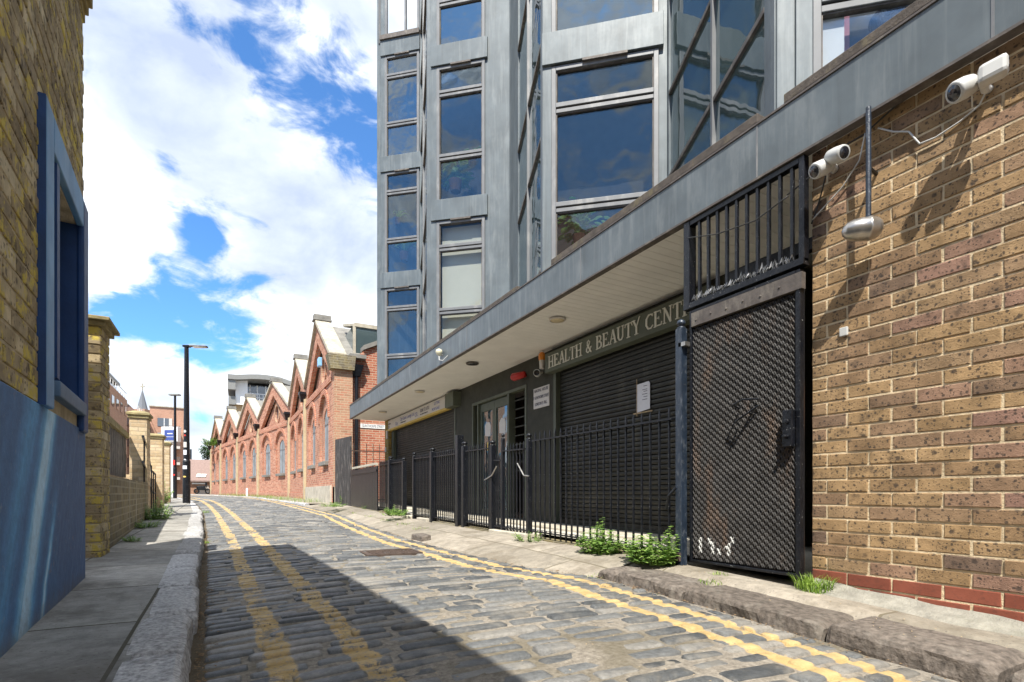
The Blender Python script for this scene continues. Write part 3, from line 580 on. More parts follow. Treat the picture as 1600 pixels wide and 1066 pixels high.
# --- brick wall by the gate (frame: t runs towards the camera along -Y so that +n faces the street)
WR = 3.085
def brick_courses(mb, fr, t0, t1, z0, nrow, L_, H_, off=0, gap=.010, proud=.006, flemish=False, rnd=random, mats=lambda r: 0, depth=.05, ragged=.003, skip=None):
    for r in range(nrow):
        za, zb = z0+r*H_+gap/2, z0+(r+1)*H_-gap/2
        if flemish: per = [L_, L_/2]; t = t0-((r % 2)*L_*.75)-off
        else: per = [L_]; t = t0-((r % 2)*L_/2)-off
        k = 0
        while t < t1:
            w_ = per[k % len(per)]; k += 1; a, b = max(t+gap/2, t0), min(t+w_-gap/2, t1); t += w_
            if b-a < .02: continue
            if skip and skip((a+b)/2, (za+zb)/2): continue
            mb.cur = mats(r); p = proud+rnd.uniform(-.0025, .0025); j = lambda: rnd.uniform(-ragged, ragged); e = .0035
            base = [(a+j(), 0, za+j()), (b+j(), 0, za+j()), (b+j(), 0, zb+j()), (a+j(), 0, zb+j())]
            q = [(a+e, p, za+e), (b-e, p, za+e), (b-e, p, zb-e), (a+e, p, zb-e)]
            mid = [(x[0], p-.003, x[2]) for x in base]
            base = [(x[0], -.004, x[2]) for x in base]
            mb.add(base+mid+q, [(0, 1, 5, 4), (1, 2, 6, 5), (2, 3, 7, 6), (3, 0, 4, 7), (4, 5, 9, 8), (5, 6, 10, 9), (6, 7, 11, 10), (7, 4, 8, 11), (8, 9, 10, 11)])
    mb.cur = 0
y_end = 1.895
fr = Frame((WR, y_end, 0), (0, -1, 0))           # n = up x d = (0,0,1)x(0,-1,0) = (1,0,0)
fr.n = Vector((-1, 0, 0))
zb0 = -.54+.003
wall = thing('brick_wall', (WR+.15, .5, gr(.5)), 'speckled brown brick wall with a red brick base course under the grey canopy', 'wall')
mb = MB(fr)
red_top = -.445                                 # top of the upper red course
brick_courses(mb, fr, 0, 7.5, red_top, 34, .225, .075, off=.137, mats=lambda r: 0)
brick_courses(mb, fr, 0, 7.5, red_top-.075, 1, .225, .075, off=.137+.1125, mats=lambda r: 1)
brick_courses(mb, fr, 0, .95, red_top-.15, 1, .225, .075, off=.137, mats=lambda r: 1)
brick_courses(mb, fr, .95-.01, 7.5, red_top-.15, 1, .225, .075, off=.137, mats=lambda r: 2)
brick_courses(mb, fr, 0, 7.5, red_top-.30, 2, .225, .075, off=.1, mats=lambda r: 2)
mb.build('brickwork', [M['stock'], M['red_eng'], M['black_eng']], wall)
m = MB(fr); m.box(0.001, 7.5, -.30, 0.0015, -.9, 2.04); m.build('mortar', M['mortar'], wall)
# return of the wall into the passage
m = MB(); m.box(WR+.02, 8.5, y_end-.25, y_end-.003, -.9, 2.05); m.build('return_wall', M['lowb'], wall)
# --- cement fillet where the wall meets the pavement
m = MB(); vs = []
for j in range(60):
    yy = y_end-.02-j*.12
    for (dx, dz) in ((.0, .042), (.03, .018), (.08, .004), (.13, -.02)):
        nn_ = noise.noise(Vector((yy*3, dx*9, 1)))
        vs.append((WR-.004-dx*(1+.5*nn_), yy, gr(yy)+dz*(1+.7*nn_)))
m.add(vs, [(j*4+i, j*4+i+1, (j+1)*4+i+1, (j+1)*4+i) for j in range(59) for i in range(3)])
o = m.build('cement_fillet', pmat('crumbling_cement', (.27, .255, .215), .95, var=.3, scale=12, bump=1., stain=(.17, .18, .11), stain_amt=.4), smooth=True, normals=False)
tag(o, 'crumbling greenish cement fillet along the foot of the brown brick wall', 'mortar fillet')

# --- expanded mesh gate
gate = thing('mesh_security_gate', (FX+.03, 2.33, gr(2.3)), 'tall black steel gate of expanded mesh with rusty streaks beside the brick wall', 'gate')
gf = Frame((FX+.02, 2.80, 0), (0, -1, 0)); gf.n = Vector((-1, 0, 0)); GW = .905
zt, zbm = 1.335, -.50
m = MB(gf); m.box(.035, .055, -.02, .02, zbm, zt); m.box(GW-.055, GW-.025, -.02, .018, zbm-.02, zt); m.box(.055, GW-.055, -.02, .02, zbm, zbm+.018); m.box(.055, GW-.055, -.02, .02, zt-.02, zt)
m.build('gate_frame', M['black'], gate, bevel=.003)
m = MB(gf); m.box(.055, GW-.012, -.014, .024, 1.215, zt-.021); 
for i in range(6): m.lathe((.10+i*.13, .024, 1.255+.01*(i % 2)), (-1, 0, 0), [(0, .008), (.004, .007), (.006, .0)], 8)
m.build('top_plate', M['brownf'], gate)
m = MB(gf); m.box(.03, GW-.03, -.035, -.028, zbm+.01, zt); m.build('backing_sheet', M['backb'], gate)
m = MB(gf); px_, pz_ = .027, .044; n = int((GW-.08)/px_); rows = int((1.215-zbm-.03)/(pz_/2))
def strand(m, a, b, wv, dp):
    d = Vector((b[0]-a[0], 0, b[2]-a[2])); L_ = d.length; s = Vector((-d.z, 0, d.x))/L_*wv
    lo = [(a[0]-s.x, 0, a[2]-s.z), (a[0]+s.x, 0.0+dp*.6, a[2]+s.z), (b[0]+s.x, dp*.6, b[2]+s.z), (b[0]-s.x, 0, b[2]-s.z)]
    hi = [(p[0], p[1]+dp, p[2]) for p in lo]
    m.hexa(lo, hi)
for i in range(n):
    for j in range(rows):
        z = zbm+.03+j*pz_/2; x = .058+i*px_
        if x+px_/2 > GW-.055: continue
        zc__ = z+pz_/4; m.cur = 1 if any(x0_ < x+px_*.25+(zc__+.36)*sk_ < x1_ and z0_ < zc__ < z1_ for (x0_, x1_, z0_, z1_, sk_) in ((.112, .142, -.43, -.31, 0), (.19, .21, -.36, -.31, 0), (.225, .245, -.42, -.33, 0), (.255, .285, -.43, -.39, 0), (.265, .285, -.37, -.35, 0), (.355, .385, -.42, -.30, -.25), (.31, .36, -.375, -.35, 0))) else 0
        if (i+j) % 2 == 0: strand(m, (x, 0, z), (x+px_*.5, 0, z+pz_/2), .0021, .006)
        else: strand(m, (x+px_*.5, 0, z), (x, 0, z+pz_/2), .0021, .006)
        if (i+j) % 2 == 0: strand(m, (x+px_, 0, z), (x+px_*.5, 0, z+pz_/2), .0021, .006)
        else: strand(m, (x+px_*.5, 0, z), (x+px_, 0, z+pz_/2), .0021, .006)
m.cur = 0; m.build('expanded_mesh', [M['rustm'], M['white']], gate, normals=False)
m = MB(gf); m.box(GW-.115, GW-.055, .02, .055, .28, .50); m.lathe((GW-.085, .055, .43), (-1, 0, 0), [(0, .016), (.012, .016), (.014, .0)], 12); m.lathe((GW-.085, .055, .34), (-1, 0, 0), [(0, .012), (.03, .012), (.032, .0)], 12)
m.build('lock', M['black'], gate, bevel=.004)
m = MB(gf); m.tube([(.46, .02, .56), (.47, .09, .58), (.56, .11, .60), (.60, .02, .605)], .007, 8); m.tube([(.455, .02, .46), (.47, .07, .47), (.60, .02, .56)], .006, 8); m.build('handle', M['black'], gate)
# --- barred overpanel above the gate
over = thing('barred_overpanel', (FX, 2.33, 1.4), 'black barred steel panel over the mesh gate with torn plastic along its sill', 'grille')
m = MB(gf); zo0, zo1 = 1.395, 2.0
m.box(-.02, .035, -.05, .022, zo0-.02, zo1); m.box(GW-.035, GW+.0, -.03, .018, zo0-.02, zo1); m.box(-.02, GW, -.03, .026, zo0-.042, zo0); m.box(.035, GW-.035, -.03, .018, zo1-.035, zo1)
m.build('frame', M['black'], over, bevel=.003)
for i in range(10):
    m = MB(gf); x = .105+i*.0785; m.box(x, x+.018, -.01, .010, zo0, zo1-.035); m.build('bar', M['black'], over)
m = MB(gf); rnd = random.Random(5)
for i in range(70):
    x = .06+i*(GW-.13)/70; h = .035+.05*abs(noise.noise(Vector((i*.35, 2, 0)))); y0 = .005+.02*noise.noise(Vector((i*.5, 0, 0)))
    m.add([(x, y0-.02, zo0), (x+.013, y0-.02+.008, zo0), (x+.013, y0+.01, zo0+h*rnd.uniform(.7, 1.3)), (x, y0-.01, zo0+h*rnd.uniform(.6, 1.2)), (x+.006, y0+.03, zo0+.004)], [(0, 1, 2, 3), (3, 2, 4)])
m.build('torn_plastic', pmat('crumpled_clear_plastic', (.80, .82, .84), .3, .1, var=.3, scale=60), over, normals=False)
# passage behind: dark cross beam
m = MB(); m.box(3.5, 3.56, 1.9, 2.84, 1.66, 1.74); tag(m.build('passage_beam', M['black']), 'black steel beam crossing the dark passage behind the barred panel', 'beam')

# --- shop front wall: dark render, pier, shutters, doors
shop = thing('shop_building', (SX, 8.5, gr(8.5)), 'dark olive rendered shop front with two closed shutters under the canopy', 'shop front')
def sy(px): return SX*823/.7693/(px-349)-SX*.5479
y_s1a, y_s1b = sy(712), 14.12          # left shutter
y_da, y_db = sy(823), sy(738)            # entrance
y_s2a, y_s2b = sy(1075)-.35, sy(866)     # right shutter
sf_ = Frame((SX, 0, 0), (0, 1, 0))       # n = up x (0,1,0) = (-1,0,0): towards the street
zf = -.40
outer = [(2.9, -.7), (14.35, -.7), (14.35, 2.02), (2.9, 2.02)]
holes = [[(y_s2a, zf), (y_s2b, zf), (y_s2b, 1.90), (y_s2a, 1.90)], [(y_da, zf), (y_db, zf), (y_db, 1.66), (y_da, 1.66)], [(y_s1a, zf), (y_s1b, zf), (y_s1b, 1.75), (y_s1a, 1.75)]]
MB(sf_).plate(outer, holes, -.22, 0).build('rendered_wall', M['render_'], shop)
def shutter(y0, y1, z0, z1, name='roller_shutter'):
    m = MB(sf_); z = z0; s = .055; b = len(m.v); rows = []
    while z < z1:
        rows += [(z, -.082), (z+.003, -.066), (z+s*.45, -.060), (z+s-.010, -.062), (z+s-.006, -.074), (z+s-.003, -.083)]; z += s
    for (zz_, nn_) in rows: m.v += [sf_.p(y0, nn_, zz_), sf_.p(y1, nn_, zz_)]
    for i in range(len(rows)-1): m.f.append([b+2*i, b+2*i+1, b+2*i+3, b+2*i+2]); m.mi.append(0)
    o = m.build(name, M['shutter'], shop, normals=False)
    for yy in (y0, y1-.05):
        MB(sf_).box(yy-.005, yy+.055, -.09, .012, z0, z1).build('guide_rail', M['green'], o)
    MB(sf_).box(y0+.05, y1-.05, -.085, -.045, z0-.02, z0+.05).build('bottom_rail', M['shutter'], o)
shutter(y_s2a, y_s2b, zf, 1.89); shutter(y_s1a, y_s1b, zf, 1.74)
# entrance doors
ent = MB(sf_); ent.box(y_da, y_da+.05, -.12, .01, zf, 1.66); ent.box(y_db-.05, y_db, -.12, .01, zf, 1.66); ent.box(y_da+.05, y_db-.05, -.12, .01, 1.615, 1.66)
dm = y_da+.30*(y_db-y_da); dm2 = y_db-.12*(y_db-y_da); mid = (dm+dm2)/2
ent.box(dm-.03, dm+.03, -.12, .005, zf, 1.615); ent.box(dm2-.02, dm2+.02, -.12, .005, zf, 1.615)
de = ent.build('entrance_frame', M['green'], shop, bevel=.003)
for (a, b) in ((dm+.03, mid-.004), (mid+.004, dm2-.02)):
    d = MB(sf_); d.plate([(a, zf), (b, zf), (b, 1.60), (a, 1.60)], [[(a+.065, zf+.12), (b-.065, zf+.12), (b-.065, 1.46), (a+.065, 1.46)]], -.09, -.04)
    dd = d.build('door', M['green'], shop)
    MB(sf_).box(a+.065, b-.065, -.07, -.06, zf+.12, 1.46).build('pane', M['glassg'], dd)
    c = (a+b)/2; m = MB(sf_); m.plate([(c-.10, 1.0), (c+.11, 1.02), (c+.12, 1.20), (c+.05, 1.27), (c-.07, 1.25), (c-.12, 1.18)], [], -.058, -.055); m.build('torn_notice', M['signw'], dd)
    MB(sf_).box(c-.03, c+.04, -.058, -.055, .76, .90).build('yellow_sticker', M['yel'], dd)
    for s_ in (-.08, 0): MB(sf_).box(c-.05, c-.04, -.058, -.055, .45+s_, .70+s_).build('taped_paper', M['paper'], dd)
MB(sf_).box(y_da+.05, y_db-.05, -1.2, -1.1, zf, 1.62).build('inner_wall', pmat('brown_lobby', (.22, .12, .06), .8), de)
m = MB(sf_)
for i in range(9): m.box(y_da+.16, dm-.13, -.06, -.052, .35+i*.14, .37+i*.14)
m.build('bell_labels', M['render_'], de)
# step in front
m = MB()
for (a, b, z) in ((2.95, 14.2, -.44),):
    n = 24
    for i in range(n):
        ya, yb = a+(b-a)*i/n, a+(b-a)*(i+1)/n; m.box(3.55, 4.04, ya, yb-.004, -.8, max(gr(ya)+.075, -.43))
tag(m.build('threshold_step', M['conc'], bevel=.006), 'pale concrete threshold step along the foot of the closed shutters', 'step')
# shop core behind
m = MB(); m.box(SX+.24, 4.32, 2.9, y_da-.02, -.7, 2.0); m.box(SX+.24, 4.32, y_db+.02, 14.3, -.7, 2.0); m.box(5.4, 5.5, 2, 14.3, -.7, 2.0); m.box(SX+.02, 9, 2.85, 2.92, -.7, 2.0); m.build('inner_core', M['render_'], shop)
# ochre pier at the far end
pr = MB(); pr.box(3.96, 4.25, 14.28, 14.62, -.6, 2.02); tag(pr.build('brick_pier', M['ochre'], bevel=.004), 'ochre brick pier carrying the far corner of the canopy', 'pier')
m = MB(); m.box(3.93, 3.96, 14.30, 14.40, 1.5, 1.72); m.box(3.94, 3.96, 14.45, 14.58, 1.15, 1.28); tag(m.build('meter_box', M['white'], bevel=.004), 'small white meter boxes fixed on the ochre brick pier', 'meter box')

# --- lettering
SER = {}
def stroke_letters():
    # each letter: list of (x0,y0,x1,y1,width) strokes on a unit-high cell, and the advance
    th, tn = .15, .07
    V = lambda x, w_=th: (x, 0, x, 1, w_)
    S = lambda x, y, l=.16: (x-l, y, x+l, y, .055)
    L_ = {}
    L_['H'] = ([V(.14), V(.60, .11), (.14, .5, .60, .5, tn), S(.14, 0), S(.14, 1), S(.60, 0), S(.60, 1)], .80)
    L_['E'] = ([V(.14), (.14, .97, .52, .97, tn), (.14, .52, .40, .52, tn), (.14, .03, .58, .03, tn), (.52, .97, .54, .80, .06), (.58, .03, .62, .22, .06), (.40, .42, .40, .62, .05), S(.10, 0, .1), S(.10, 1, .1)], .70)
    L_['A'] = ([(.08, 0, .36, 1, tn), (.36, 1, .62, 0, th), (.18, .34, .54, .34, tn), S(.08, 0, .12), S(.62, 0, .14)], .74)
    L_['L'] = ([V(.14), (.14, .03, .54, .03, tn), (.54, .03, .60, .26, .06), S(.14, 0, .12), S(.14, 1)], .66)
    L_['T'] = ([V(.32), (.04, .97, .60, .97, tn), (.04, .97, .0, .76, .06), (.60, .97, .64, .76, .06), S(.32, 0)], .70)
    L_['B'] = ([V(.14), (.14, .97, .38, .97, tn), (.38, .97, .50, .86, .11), (.50, .86, .50, .66, .12), (.50, .66, .36, .54, .10), (.14, .53, .36, .53, tn), (.36, .53, .56, .40, .11), (.56, .40, .56, .16, .13), (.56, .16, .40, .03, .11), (.14, .03, .42, .03, tn), S(.10, 0, .1), S(.10, 1, .1)], .70)
    L_['U'] = ([(.16, 1, .16, .22, th), (.16, .22, .28, .04, .12), (.28, .04, .46, .04, .09), (.46, .04, .58, .22, .09), (.58, .22, .58, 1, .08), S(.16, 1), S(.58, 1, .12)], .78)
    L_['Y'] = ([(.08, 1, .34, .5, th), (.62, 1.16, .34, .5, tn), (.34, .5, .34, 0, th), S(.08, 1), S(.34, 0)], .72)
    L_['C'] = ([(.60, .82, .50, .97, .07), (.50, .97, .30, .97, .09), (.30, .97, .12, .74, .12), (.12, .74, .10, .30, .16), (.10, .30, .26, .05, .12), (.26, .05, .48, .03, .09), (.48, .03, .64, .20, .07), (.60, .82, .61, .98, .05)], .72)
    L_['N'] = ([(.14, 0, .14, 1, .08), (.14, 1, .62, 0, th), (.62, 0, .62, 1, .08), S(.14, 0, .12), S(.10, 1, .1), S(.62, 1, .12)], .80)
    L_['R'] = ([V(.14), (.14, .97, .40, .97, tn), (.40, .97, .54, .84, .11), (.54, .84, .54, .66, .12), (.54, .66, .38, .50, .10), (.14, .50, .38, .50, tn), (.34, .50, .66, 0, .14), S(.14, 0), S(.10, 1, .1)], .76)
    L_['&'] = ([(.62, .0, .20, .62, .12), (.20, .62, .20, .86, .09), (.20, .86, .34, .97, .08), (.34, .97, .46, .82, .08), (.46, .82, .38, .62, .08), (.38, .62, .12, .36, .10), (.12, .36, .10, .14, .11), (.10, .14, .26, .02, .09), (.26, .02, .46, .14, .08), (.46, .14, .60, .42, .07), (.50, .42, .68, .42, .05)], .78)
    return L_
SL = stroke_letters()
def serif_text(mb, text, t0, z0, h, sx, sgn=1, n0=0, n1=.004):
    """t runs so that reading goes towards decreasing t when sgn=-1"""
    x = 0; k_ = 0
    for ch in text:
        if ch == ' ': x += .38; continue
        st, adv = SL[ch]
        for (a, b, c, d, w_) in st:
            dx, dy = (c-a), (d-b); l = math.hypot(dx, dy); ux, uy = dx/l*w_*.12, dy/l*w_*.12; px_, py_ = -dy/l*w_/2, dx/l*w_/2
            q = [(a-ux+px_, b-uy+py_), (c+ux+px_, d+uy+py_), (c+ux-px_, d+uy-py_), (a-ux-px_, b-uy-py_)]
            k_ += 1; e = n1+.00002*(k_ % 40)
            lo = [(t0+sgn*(x+u_)*h*sx, n0, z0+v_*h) for u_, v_ in q]; hi = [(p[0], e, p[2]) for p in lo]
            mb.hexa(lo, hi)
        x += adv
    return x
def text_part(name, txt, fr, t, n, z, size, mat, parent, align='LEFT', sx=1., flip=True, ext=.002, spacing=1.):
    cu = bpy.data.curves.new(name, 'FONT'); cu.body = txt; cu.size = size; cu.extrude = ext; cu.align_x = align; cu.space_character = spacing; cu.resolution_u = 2
    o = bpy.data.objects.new(name+'_tmp', cu); COL.objects.link(o); bpy.context.view_layer.update()
    me = bpy.data.meshes.new_from_object(o.evaluated_get(bpy.context.evaluated_depsgraph_get())); bpy.data.objects.remove(o)
    off = ORG[parent.name]; s = -1 if flip else 1
    for v in me.vertices:
        p = fr.p(t+s*v.co.x*sx, n+v.co.z, z+v.co.y); v.co = p-off
    me.materials.clear(); me.materials.append(mat); me.name = name
    q = bpy.data.objects.new(name, me); link(q, parent); return q

# sign over the right shutter
s2 = thing('shop_sign', (SX, (y_s2a+y_s2b)/2, 1.7), 'dark green shop sign with pale serif HEALTH & BEAUTY CENTRE lettering over the right shutter', 'sign')
ysl, ysr = y_s2b+.06, y_s2a-.0
zs0, zs1 = 1.67, 1.935
MB(sf_).box(ysr, ysl, .001, .12, zs0, zs1).build('board', M['green'], s2, bevel=.006)
m = MB(sf_); total = serif_text(MB(sf_), 'HEALTH & BEAUTY CENTRE', 0, 0, 1, 1)
serif_text(m, 'HEALTH & BEAUTY CENTRE', ysl-.10, zs0+.055, .155, 1.15, -1, .118, .128); m.build('lettering', M['letter'], s2, normals=True)
# sign over the left shutter
s1 = thing('shop_sign', (SX, (y_s1a+y_s1b)/2, 1.3), 'long white shop sign with small blue lettering and a yellow stripe over the left shutter', 'sign')
a, b = sy(706), sy(608); H1, H0 = 1.98, 1.70
MB(sf_).box(a, b, .001, .09, H0+.045, H1).build('board', M['signw'], s1); MB(sf_).box(a, b, .0, .094, H0, H0+.045).build('stripe', M['yel'], s1)
MB(sf_).box(y_s1a-.25, a-.02, .0, .16, H0+.0, H1+.0).build('end_box', M['green'], s1)
wd = b-a
for (f, z, sz, tx, mt) in ((.05, .05, .10, 'EST.', 'ink'), (.05, .16, .06, 'LETTINGS', 'ink'), (.20, .06, .13, 'City', 'inkb'), (.29, .14, .13, 'City Estate Lounge Ltd', 'inkb'), (.30, .07, .045, 'sales lettings management', 'ink'), (.545, .09, .14, 'CEL', 'inkb'), (.63, .15, .11, '0208 575 0733', 'ink'), (.63, .08, .05, 'www.cityestatelounge.com', 'ink'), (.83, .19, .09, 'LETTING', 'inkb'), (.80, .06, .09, 'MORTGAGE', 'inkb')):
    text_part('lettering', tx, sf_, b-f*wd, .0905, H0+.025+z*.85, sz*.98, M[mt], s1, sx=.95)
# address plaque
pq = thing('address_plaque', (SX, 6.0, 1.0), 'white address plaque with dark capitals between the entrance and the right shutter', 'plaque')
pa, pb = sy(859), sy(834.5); pz0, pz1 = 1.245, 1.545
MB(sf_).box(pa, pb, .001, .012, pz0, pz1).build('plate', M['signw'], pq, bevel=.003)
for (tx, z) in (('NAGPAL HOUSE', .235), ('1 GUNTHORPE STREET', .135), ('LONDON E1 7RG .', .04)):
    text_part('lettering', tx, sf_, (pa+pb)/2, .0125, pz0+z, .066, M['ink'], pq, align='CENTER', sx=.62 if len(tx) > 14 else .78)
# paper notice on the shutter
nt = thing('paper_notice', (SX-.06, sy(1000), .7), 'white paper notice taped to the right shutter', 'notice')
MB(sf_).plate([(sy(1010), .93), (sy(989), .91), (sy(989), 1.225), (sy(1008), 1.235), (sy(1010), 1.21)], [], -.052, -.049).build('sheet', M['paper'], nt)
m = MB(sf_)
for i, z in enumerate((1.19, 1.15, 1.13, 1.10, 1.07, 1.04)): m.box(sy(1006)+.0, sy(1006)+.02+(.06 if i % 2 else .04), -.0485, -.048, z, z+.006)
m.build('print', M['ink'], nt)
m = MB(sf_); m.box(sy(1014), sy(984), -.050, -.046, .895, .91); m.box(sy(990)-.002, sy(990)+.006, -.05, -.046, .87, 1.29); m.build('tape', M['tan'], nt)

# lamps, alarms and cameras
def lampdisc(y, x, lab, mat, r=.085):
    t = thing('recessed_downlight', (x, y, 2.0), lab, 'ceiling light'); fr_ = MB()
    fr_.lathe((x, y, 2.012), (0, 0, -1), [(0, r*1.2), (.014, r*1.15), (.018, r), (.006, r*.95)], 24); fr_.build('rim', M['brownf'] if mat == 'dkglass' else M['signw'], t, smooth=False)
    MB().lathe((x, y, 2.012), (0, 0, -1), [(0, 0.001), (.004, r*.95), (.016, r*.9), (.020, r*.4), (.022, .001)], 24).build('lens', M[mat], t, smooth=True)
lens = pmat('yellowed_lamp_lens', (.62, .52, .33), .4, var=.1)
MATS['yellowed_lamp_lens'] = lens; M['lens'] = lens
def soff(px, py): 
    r = ray(px, py); k = 2.02/r.z; return r*k
for (px, py, lab, mt) in ((871, 498, 'round downlight with yellowed lens nearest the health and beauty sign', 'lens'), (738, 567, 'dark empty round downlight fitting in the canopy soffit', 'dkglass'), (656, 611, 'round downlight with yellowed lens above the long white sign', 'lens'), (598, 643, 'round downlight near the far end of the canopy soffit', 'lens')):
    q = soff(px, py); lampdisc(q.y, q.x, lab, mt)
t = thing('alarm_beacon', (SX-.05, sy(857), 1.45), 'amber alarm beacon on the corner of the health and beauty sign', 'alarm light')
MB().lathe((SX-.10, sy(856), 1.88), (0, 0, 1), [(0, .045), (.02, .05), (.08, .05), (.11, .03), (.12, .001)], 16).build('lens', M['orange'], t, smooth=True)
MB().lathe((SX-.10, sy(856), 1.76), (0, 0, 1), [(0, .001), (0, .035), (.12, .04)], 16).build('base', M['signw'], t)
t = thing('alarm_bell', (SX-.06, sy(818), 1.3), 'bright red alarm sounder on the dark wall above the entrance', 'alarm')
c = Vector((SX-.11, sy(818), 1.79)); MB().lathe(tuple(c), (-.3, .9, -.05), [(-.16, .001), (-.15, .045), (-.02, .055), (.08, .06), (.11, .04), (.12, .001)], 18).build('body', M['redp'], t, smooth=True)
def bullet(c, d, lab, r=.038, l=.16, mount=None, cat='security camera'):
    t = thing('security_camera', tuple(c), lab, cat); d = Vector(d).normalized()
    MB().lathe(tuple(c), d, [(0, .001), (0, r*.8), (.02, r), (l, r), (l+.01, r*.96), (l+.01, r*.82), (l-.005, r*.8)], 20).build('housing', M['white'], t, smooth=False)
    MB().lathe(tuple(Vector(c)+d*(l-.004)), d, [(0, r*.8), (.004, r*.45), (.006, .001)], 20).build('lens', M['dkglass'], t)
    if mount is not None:
        m = MB(); m.tube([Vector(c)+d*.04, mount], r*.35, 8, raw=True); m.build('bracket', M['white'], t)
    return t
bullet((SX-.09, sy(848), 1.72), (-.55, -.75, -.12), 'small white security camera beside the red alarm sounder', .05, .14, Vector((SX, sy(847), 1.75)))

# ---- canopy
can = thing('entrance_canopy', (FX, 8, 2.02), 'long blue-grey metal canopy with pale boarded soffit projecting over the shop front', 'canopy')
y0c, y1c = -7.0, 14.62
m = MB(); m.box(FX, FX+.025, y0c, y1c, 2.02, 2.36); m.box(FX, SX+.2, y1c-.025, y1c, 2.02, 2.36)
fas = m.build('fascia', M['zinc'], can, bevel=.003)
m = MB()
for yy in (12.9, 9.33, 6.8, 4.1, 2.2, 1.02, -.8, -3): m.box(FX-.003, FX, yy, yy+.012, 2.021, 2.36)
m.build('seam', M['zincl'], fas)
m = MB(); m.box(FX-.012, FX+.05, y0c, y1c+.012, 2.005, 2.02); m.box(FX-.008, FX+.03, y0c, y1c+.01, 2.36, 2.372); m.build('drip_edge', M['brownf'], can)
# soffit boards run across the canopy
m = MB(); yy = y0c; 
while yy < y1c-.03:
    m.box(FX+.026, 6.5, yy+.002, min(yy+.098, y1c-.027), 2.021, 2.03); yy += .10
m.build('soffit', M['soffit'], can)
m = MB(); m.box(FX+.026, 6.5, y0c, y1c-.03, 2.034, 2.05); m.build('soffit_backing', M['brownf'], can)
m = MB(); m.box(FX+.026, SX+1.4, y0c, y1c-.03, 2.30, 2.375); m.build('roof_sheet', M['zinc'], can)
# weathered sill boards on top of the fascia
sb_ = MB(); 
for (a, b, lo, hi) in ((-6.5, 2.02, .0, .075), (2.20, 4.62, .0, .08), (5.35, 12.2, .0, .055), (12.25, 14.6, .0, .03)):
    sb_.box(FX-.006, FX+.09, a, b, 2.373+lo, 2.375+hi*.75)
sb_.build('sill_board', M['timber'], can, bevel=.005)

# dome camera on the fascia
q = hit = None
def onX(px, py, X):
    r = ray(px, py); k = X/r.x; return r*k
q = onX(686, 552, FX-.06)
t = thing('fascia_sensor', tuple(q), 'small cream domed sensor on a curled cable on the canopy fascia', 'sensor')
MB().lathe((q.x, q.y, q.z-.01), (0, 0, 1), [(-.03, .02), (0, .045), (.03, .055), (.06, .045), (.075, .02), (.078, .001)], 16).build('dome', pmat('cream_plastic', (.62, .58, .42), .4), t, smooth=True)
m = MB(); m.tube([(FX-.002, q.y, q.z-.02), (q.x, q.y, q.z-.03)], .014, 8); m.tube([(q.x, q.y, q.z-.03), (q.x-.02, q.y-.06, q.z-.12), (q.x, q.y-.16, q.z-.15), (FX-.004, q.y-.22, q.z-.08)], .007, 6); m.build('cable', M['white'], t)

# ---- cameras, lamp and cables on the brick wall
def onW(px, py, off=0): return onX(px, py, WR-off)
c = onW(1302, 258, .10)
t = thing('security_camera', tuple(c), 'twin-headed white security camera on the wall edge next to the gate', 'security camera')
def ball(m, c, r, ax=(0, 0, 1), sq=1., n=18, k=9):
    m.lathe(tuple(c), ax, [(-r*sq*math.cos(math.pi*i/k), max(.0005, r*math.sin(math.pi*i/k))) for i in range(k+1)], n, raw=True)
def visor(t, c, d, r, l, mat='white'):
    d = Vector(d).normalized(); m = MB()
    m.lathe(tuple(c), d, [(-l*.5, .001), (-l*.46, r*.5), (-l*.3, r*.88), (0, r), (l*.35, r*.98), (l*.42, r*.9), (l*.42, r*.72)], 22); m.build('housing', M[mat], t, smooth=True)
    MB().lathe(tuple(Vector(c)+d*l*.41), d, [(0, r*.74), (.004, r*.4), (.006, .001)], 20).build('lens', M['dkglass'], t)
visor(t, onW(1306, 243, .13), (-.25, -.85, -.30), .042, .14)
visor(t, onW(1286, 262, .12), (-.85, .30, -.45), .044, .15)
m = MB(); m.tube([onW(1304, 266, 0), onW(1302, 262, .05), onW(1296, 256, .12)], .022, 10, raw=True); m.build('bracket', M['white'], t)
t = thing('security_camera', tuple(onW(1540, 118, .1)), 'white security camera with a square sensor box below the canopy at upper right', 'security camera')
visor(t, onW(1506, 138, .14), (-.62, .35, -.35), .047, .12)
bx = Frame(onW(1552, 112, .15), (.25, -.92, .12)); m = MB(bx); m.box(-.05, .05, -.04, .03, -.042, .04)
m.build('sensor_box', M['white'], t, bevel=.018)
m = MB(bx); m.lathe((.05, -.01, .018), tuple(bx.d), [(0, .007), (.002, .007), (.002, .001)], 10); m.lathe((.05, -.01, -.015), tuple(bx.d), [(0, .007), (.002, .007), (.002, .001)], 10); m.build('socket', M['ink'], t)
m = MB(); m.tube([onW(1530, 128, 0), onW(1530, 130, .08), onW(1520, 132, .14)], .016, 10, raw=True); m.tube([onW(1545, 140, .0), onW(1540, 140, .08), onW(1536, 126, .13)], .018, 10, raw=True); m.build('bracket', M['white'], t)
